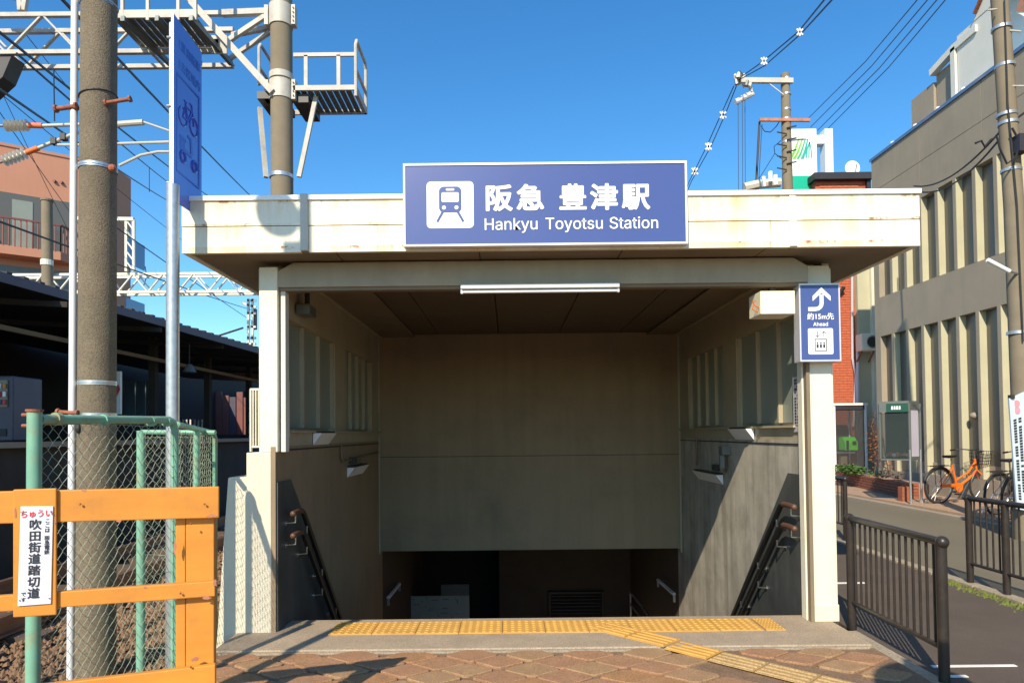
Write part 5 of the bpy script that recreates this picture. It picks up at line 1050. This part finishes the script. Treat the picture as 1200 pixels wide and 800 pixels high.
for (xa, ya), xb, l in (((948, 138), 1075, 'topmost'), ((950, 149), 1087, 'second'), ((958, 153), 1098, 'third'), ((970, 151), 1108, 'lowest')): w2([(xa, ya), ((xa + xb) / 2 + 3, ya / 2 + 3), (xb, 0), (xb + 15, -18)], .03, l + ' of the four parallel wires rising to the top right', (60, 20))
for i, (a, c, sg_) in enumerate((((1071, 218), (1178, 147), .25), ((1071, 223), (1180, 152), .32), ((1178, 147), (1215, 120), .02))):
    MB().tube(pipe_path(atY(*a, 14 if i < 2 else 9), atY(*c, 9), sg_, 14), .014, 6).build('service_cable', M['wireblk'], label=['upper service cable running from canopy corner to the leaning pole', 'lower service cable running from canopy corner to the leaning pole', 'service cable leaving the leaning pole to the right edge'][i], cat='cable')
MB().tube([atY(x, y, 8.8) for x, y in ((1143, 168), (1150, 165), (1154, 172), (1161, 164), (1168, 160), (1172, 175), (1180, 192), (1190, 185), (1196, 168), (1186, 150))], .014, 6).build('service_cable', M['wireblk'], label='looped cable coiled on the leaning pole', cat='cable')
MB().box(atY(1192, 178, 8.8).x, 8.75, atY(1192, 178, 8.8).z, atY(1204, 160, 8.8).x, 8.95, atY(1192, 158, 8.8).z).build('cable_box', M['ink'], label='black cable box at the leaning pole beside the right edge', cat='box')

# ================================================================== BICYCLES
def bicycle(loc, rz, fmat, lab, basket=True, lean=0.08):
    t = thing('bicycle', lab, 'bicycle', (0, 0, 0), 'bicycles parked by the grey building'); R = .33; WB = 1.08
    def wheel(x):
        w_ = MB().tube([(x + R * math.cos(a), 0, R + R * math.sin(a)) for a in [2 * math.pi * i / 36 for i in range(36)]], .018, 8, closed=True).build('wheel', M['tyre'], t, smooth=True)
        MB().tube([(x + (R - .028) * math.cos(a), 0, R + (R - .028) * math.sin(a)) for a in [2 * math.pi * i / 36 for i in range(36)]], .011, 6, closed=True).build('rim', M['chrome'], w_, smooth=True)
        b = MB()
        for i in range(20): a = 2 * math.pi * i / 20; b.tube([(x + .02 * math.cos(a + .6), .02 * (-1) ** i, R + .02 * math.sin(a + .6)), (x + (R - .03) * math.cos(a), 0, R + (R - .03) * math.sin(a))], .0014, 4)
        b.build('spokes', M['chrome'], w_); MB().cyl((x, -.045, R), (x, .045, R), .022, n=10).build('hub', M['chrome'], w_)
    wheel(0); wheel(WB)
    bb = Vector((.44, 0, .29)); st = Vector((.30, 0, .72)); hd = Vector((.86, 0, .78)); hb = Vector((.90, 0, .62)); F = M[fmat]
    def tb(pts, r, name, mat=F): return MB().tube(pts, r, 10).build(name, mat, t, smooth=True)
    tb([bb, st], .018, 'seat_tube'); tb([hb, (.72, 0, .44), bb], .022, 'down_tube'); tb([hd - Vector((0, 0, .03)), (.70, 0, .56), (.40, 0, .42)], .018, 'top_tube'); tb([hd + Vector((-.01, 0, .04)), hb], .022, 'head_tube')
    for s in (-.05, .05): tb([(0, s, R), (.40, s * .4, .29)], .011, 'chain_stay'); tb([(0, s, R), (.31, s * .4, .66)], .009, 'seat_stay'); tb([hb, (.96, s, .54), (WB, s, R)], .011, 'fork_blade', M['chrome'] if fmat != 'bikeorange' else F)
    tb([st, (.27, 0, .84)], .013, 'seat_post', M['chrome']); tb([hd, (.83, 0, .98)], .013, 'stem', M['chrome'])
    b = MB(); b.prism([(.14, -.08, .85), (.40, -.02, .86), (.40, .02, .86), (.14, .08, .85)], (0, 0, .045)); b.build('saddle', M['black'], t, bevel=.015)
    tb([(.66, -.27, .97), (.76, -.24, .99), (.83, -.08, .985), (.83, .08, .985), (.76, .24, .99), (.66, .27, .97)], .011, 'handlebar', M['dark'])
    for s in (-1, 1): tb([(.68, .27 * s, .975), (.58, .28 * s, .965)], .016, 'grip', M['black'])
    MB().disc(bb + Vector((0, -.05, 0)), (0, 1, 0), .085, .012, 24).build('chain_guard', F if fmat == 'bikeorange' else M['dark'], t); MB().prism([(.02, -.055, .36), (.44, -.055, .375), (.44, -.055, .33), (.02, -.055, .30)], (0, .012, 0)).build('chain_cover', F if fmat == 'bikeorange' else M['dark'], t)
    for s in (-1, 1): tb([bb + Vector((0, .05 * s, 0)), bb + Vector((.12 * s, .09 * s, -.11))], .009, 'crank', M['chrome']); c = bb + Vector((.12 * s, .13 * s, -.11)); MB().box(c.x - .045, c.y - .04, c.z - .01, c.x + .045, c.y + .04, c.z + .012).build('pedal', M['black'], t)
    b = MB(); b.bar((-.22, 0, .70), (.22, 0, .71), .012); b.bar((-.22, -.06, .70), (.2, -.06, .71), .01); b.bar((-.22, .06, .70), (.2, .06, .71), .01); b.bar((0, -.06, R), (-.05, -.06, .70), .01); b.bar((0, .06, R), (-.05, .06, .70), .01); b.build('rear_rack', M['dark'], t)
    for x in (0, WB):
        a0, a1 = (-.2, 2.9) if x == 0 else (.35, 2.6)
        pts = [(x + (R + .03) * math.cos(a0 + (a1 - a0) * i / 12), 0, R + (R + .03) * math.sin(a0 + (a1 - a0) * i / 12)) for i in range(13)]; tb(pts, .014, 'mudguard', M['dark'])
    tb([(0, .06, R), (-.12, .14, .02)], .010, 'stand', M['chrome'])
    if basket:
        bk = MB(); x0, x1, z0_, z1_ = .92, 1.24, .72, .98
        for i in range(8):
            f = i / 7; bk.bar((x0 + (x1 - x0) * f, -.15, z0_), (x0 + (x1 - x0) * f, -.18, z1_), .006); bk.bar((x0 + (x1 - x0) * f, .15, z0_), (x0 + (x1 - x0) * f, .18, z1_), .006); bk.bar((x0, -.15 + .3 * f, z0_), (x0, -.18 + .36 * f, z1_), .006); bk.bar((x1, -.15 + .3 * f, z0_), (x1, -.18 + .36 * f, z1_), .006); bk.bar((x0 + (x1 - x0) * f, -.15, z0_), (x0 + (x1 - x0) * f, .15, z0_), .006)
        for i in range(5): z = z0_ + (z1_ - z0_) * i / 4; w3 = .15 + .03 * i / 4; bk.tube([(x0, -w3, z), (x1, -w3, z), (x1, w3, z), (x0, w3, z)], .005, 4, closed=True)
        bk.build('basket', M['dark'], t)
    t.location = loc; t.rotation_euler = (lean, 0, rz); return t
bicycle((8.06, 12.85, .02), math.radians(16), 'bikeorange', 'orange framed bicycle parked side on with a black front basket', lean=.06)
bicycle((7.86, 11.05, .02), math.radians(24), 'dark', 'black bicycle with silver rims parked right of the orange one')
bicycle((7.66, 10.45, .02), math.radians(30), 'dark', 'dark bicycle half hidden behind the pale blue banner')

# ================================================================== unseen stand-ins added to cast shadows on the fascia and forecourt
t = thing('unseen_pole', 'unseen slender pole with a disc added left of the viewpoint to cast shadows', 'pole', (-2.47, 1.6, -.3))  # added out of view in place of whatever shadows the fascia
MB().cyl((-2.47, 1.6, -.34), (-2.47, 1.6, 6.2), .045, .04, 12).build('shaft', M['galv'], t, smooth=True); MB().disc((-2.66, 1.6, 5.32), (.3, 1, 0), .14, .05, 20).build('shadow_disc', M['chrome'], t); MB().bar((-2.66, 1.6, 5.32), (-2.47, 1.6, 5.32), .03).build('disc_arm', M['galv'], t)
MB().box(-2.62, 1.58, 5.0, -2.5, 1.62, 5.12).build('caster_plate', M['galv'], t)
t = thing('unseen_disc_post', 'unseen round disc on a post added right of the viewpoint to cast a shadow', 'sign', (1.25, 1.0, 0))  # added out of view for the round shadow on the ground at right
MB().cyl((1.25, 1.0, 0), (1.25, 1.0, 2.6), .03, n=12).build('post', M['galv'], t, smooth=True); MB().disc((1.25, .96, 2.30), (.1, 1, 0), .28, .01, 28).build('disc_face', M['blue'], t)

pav.location.z += .016
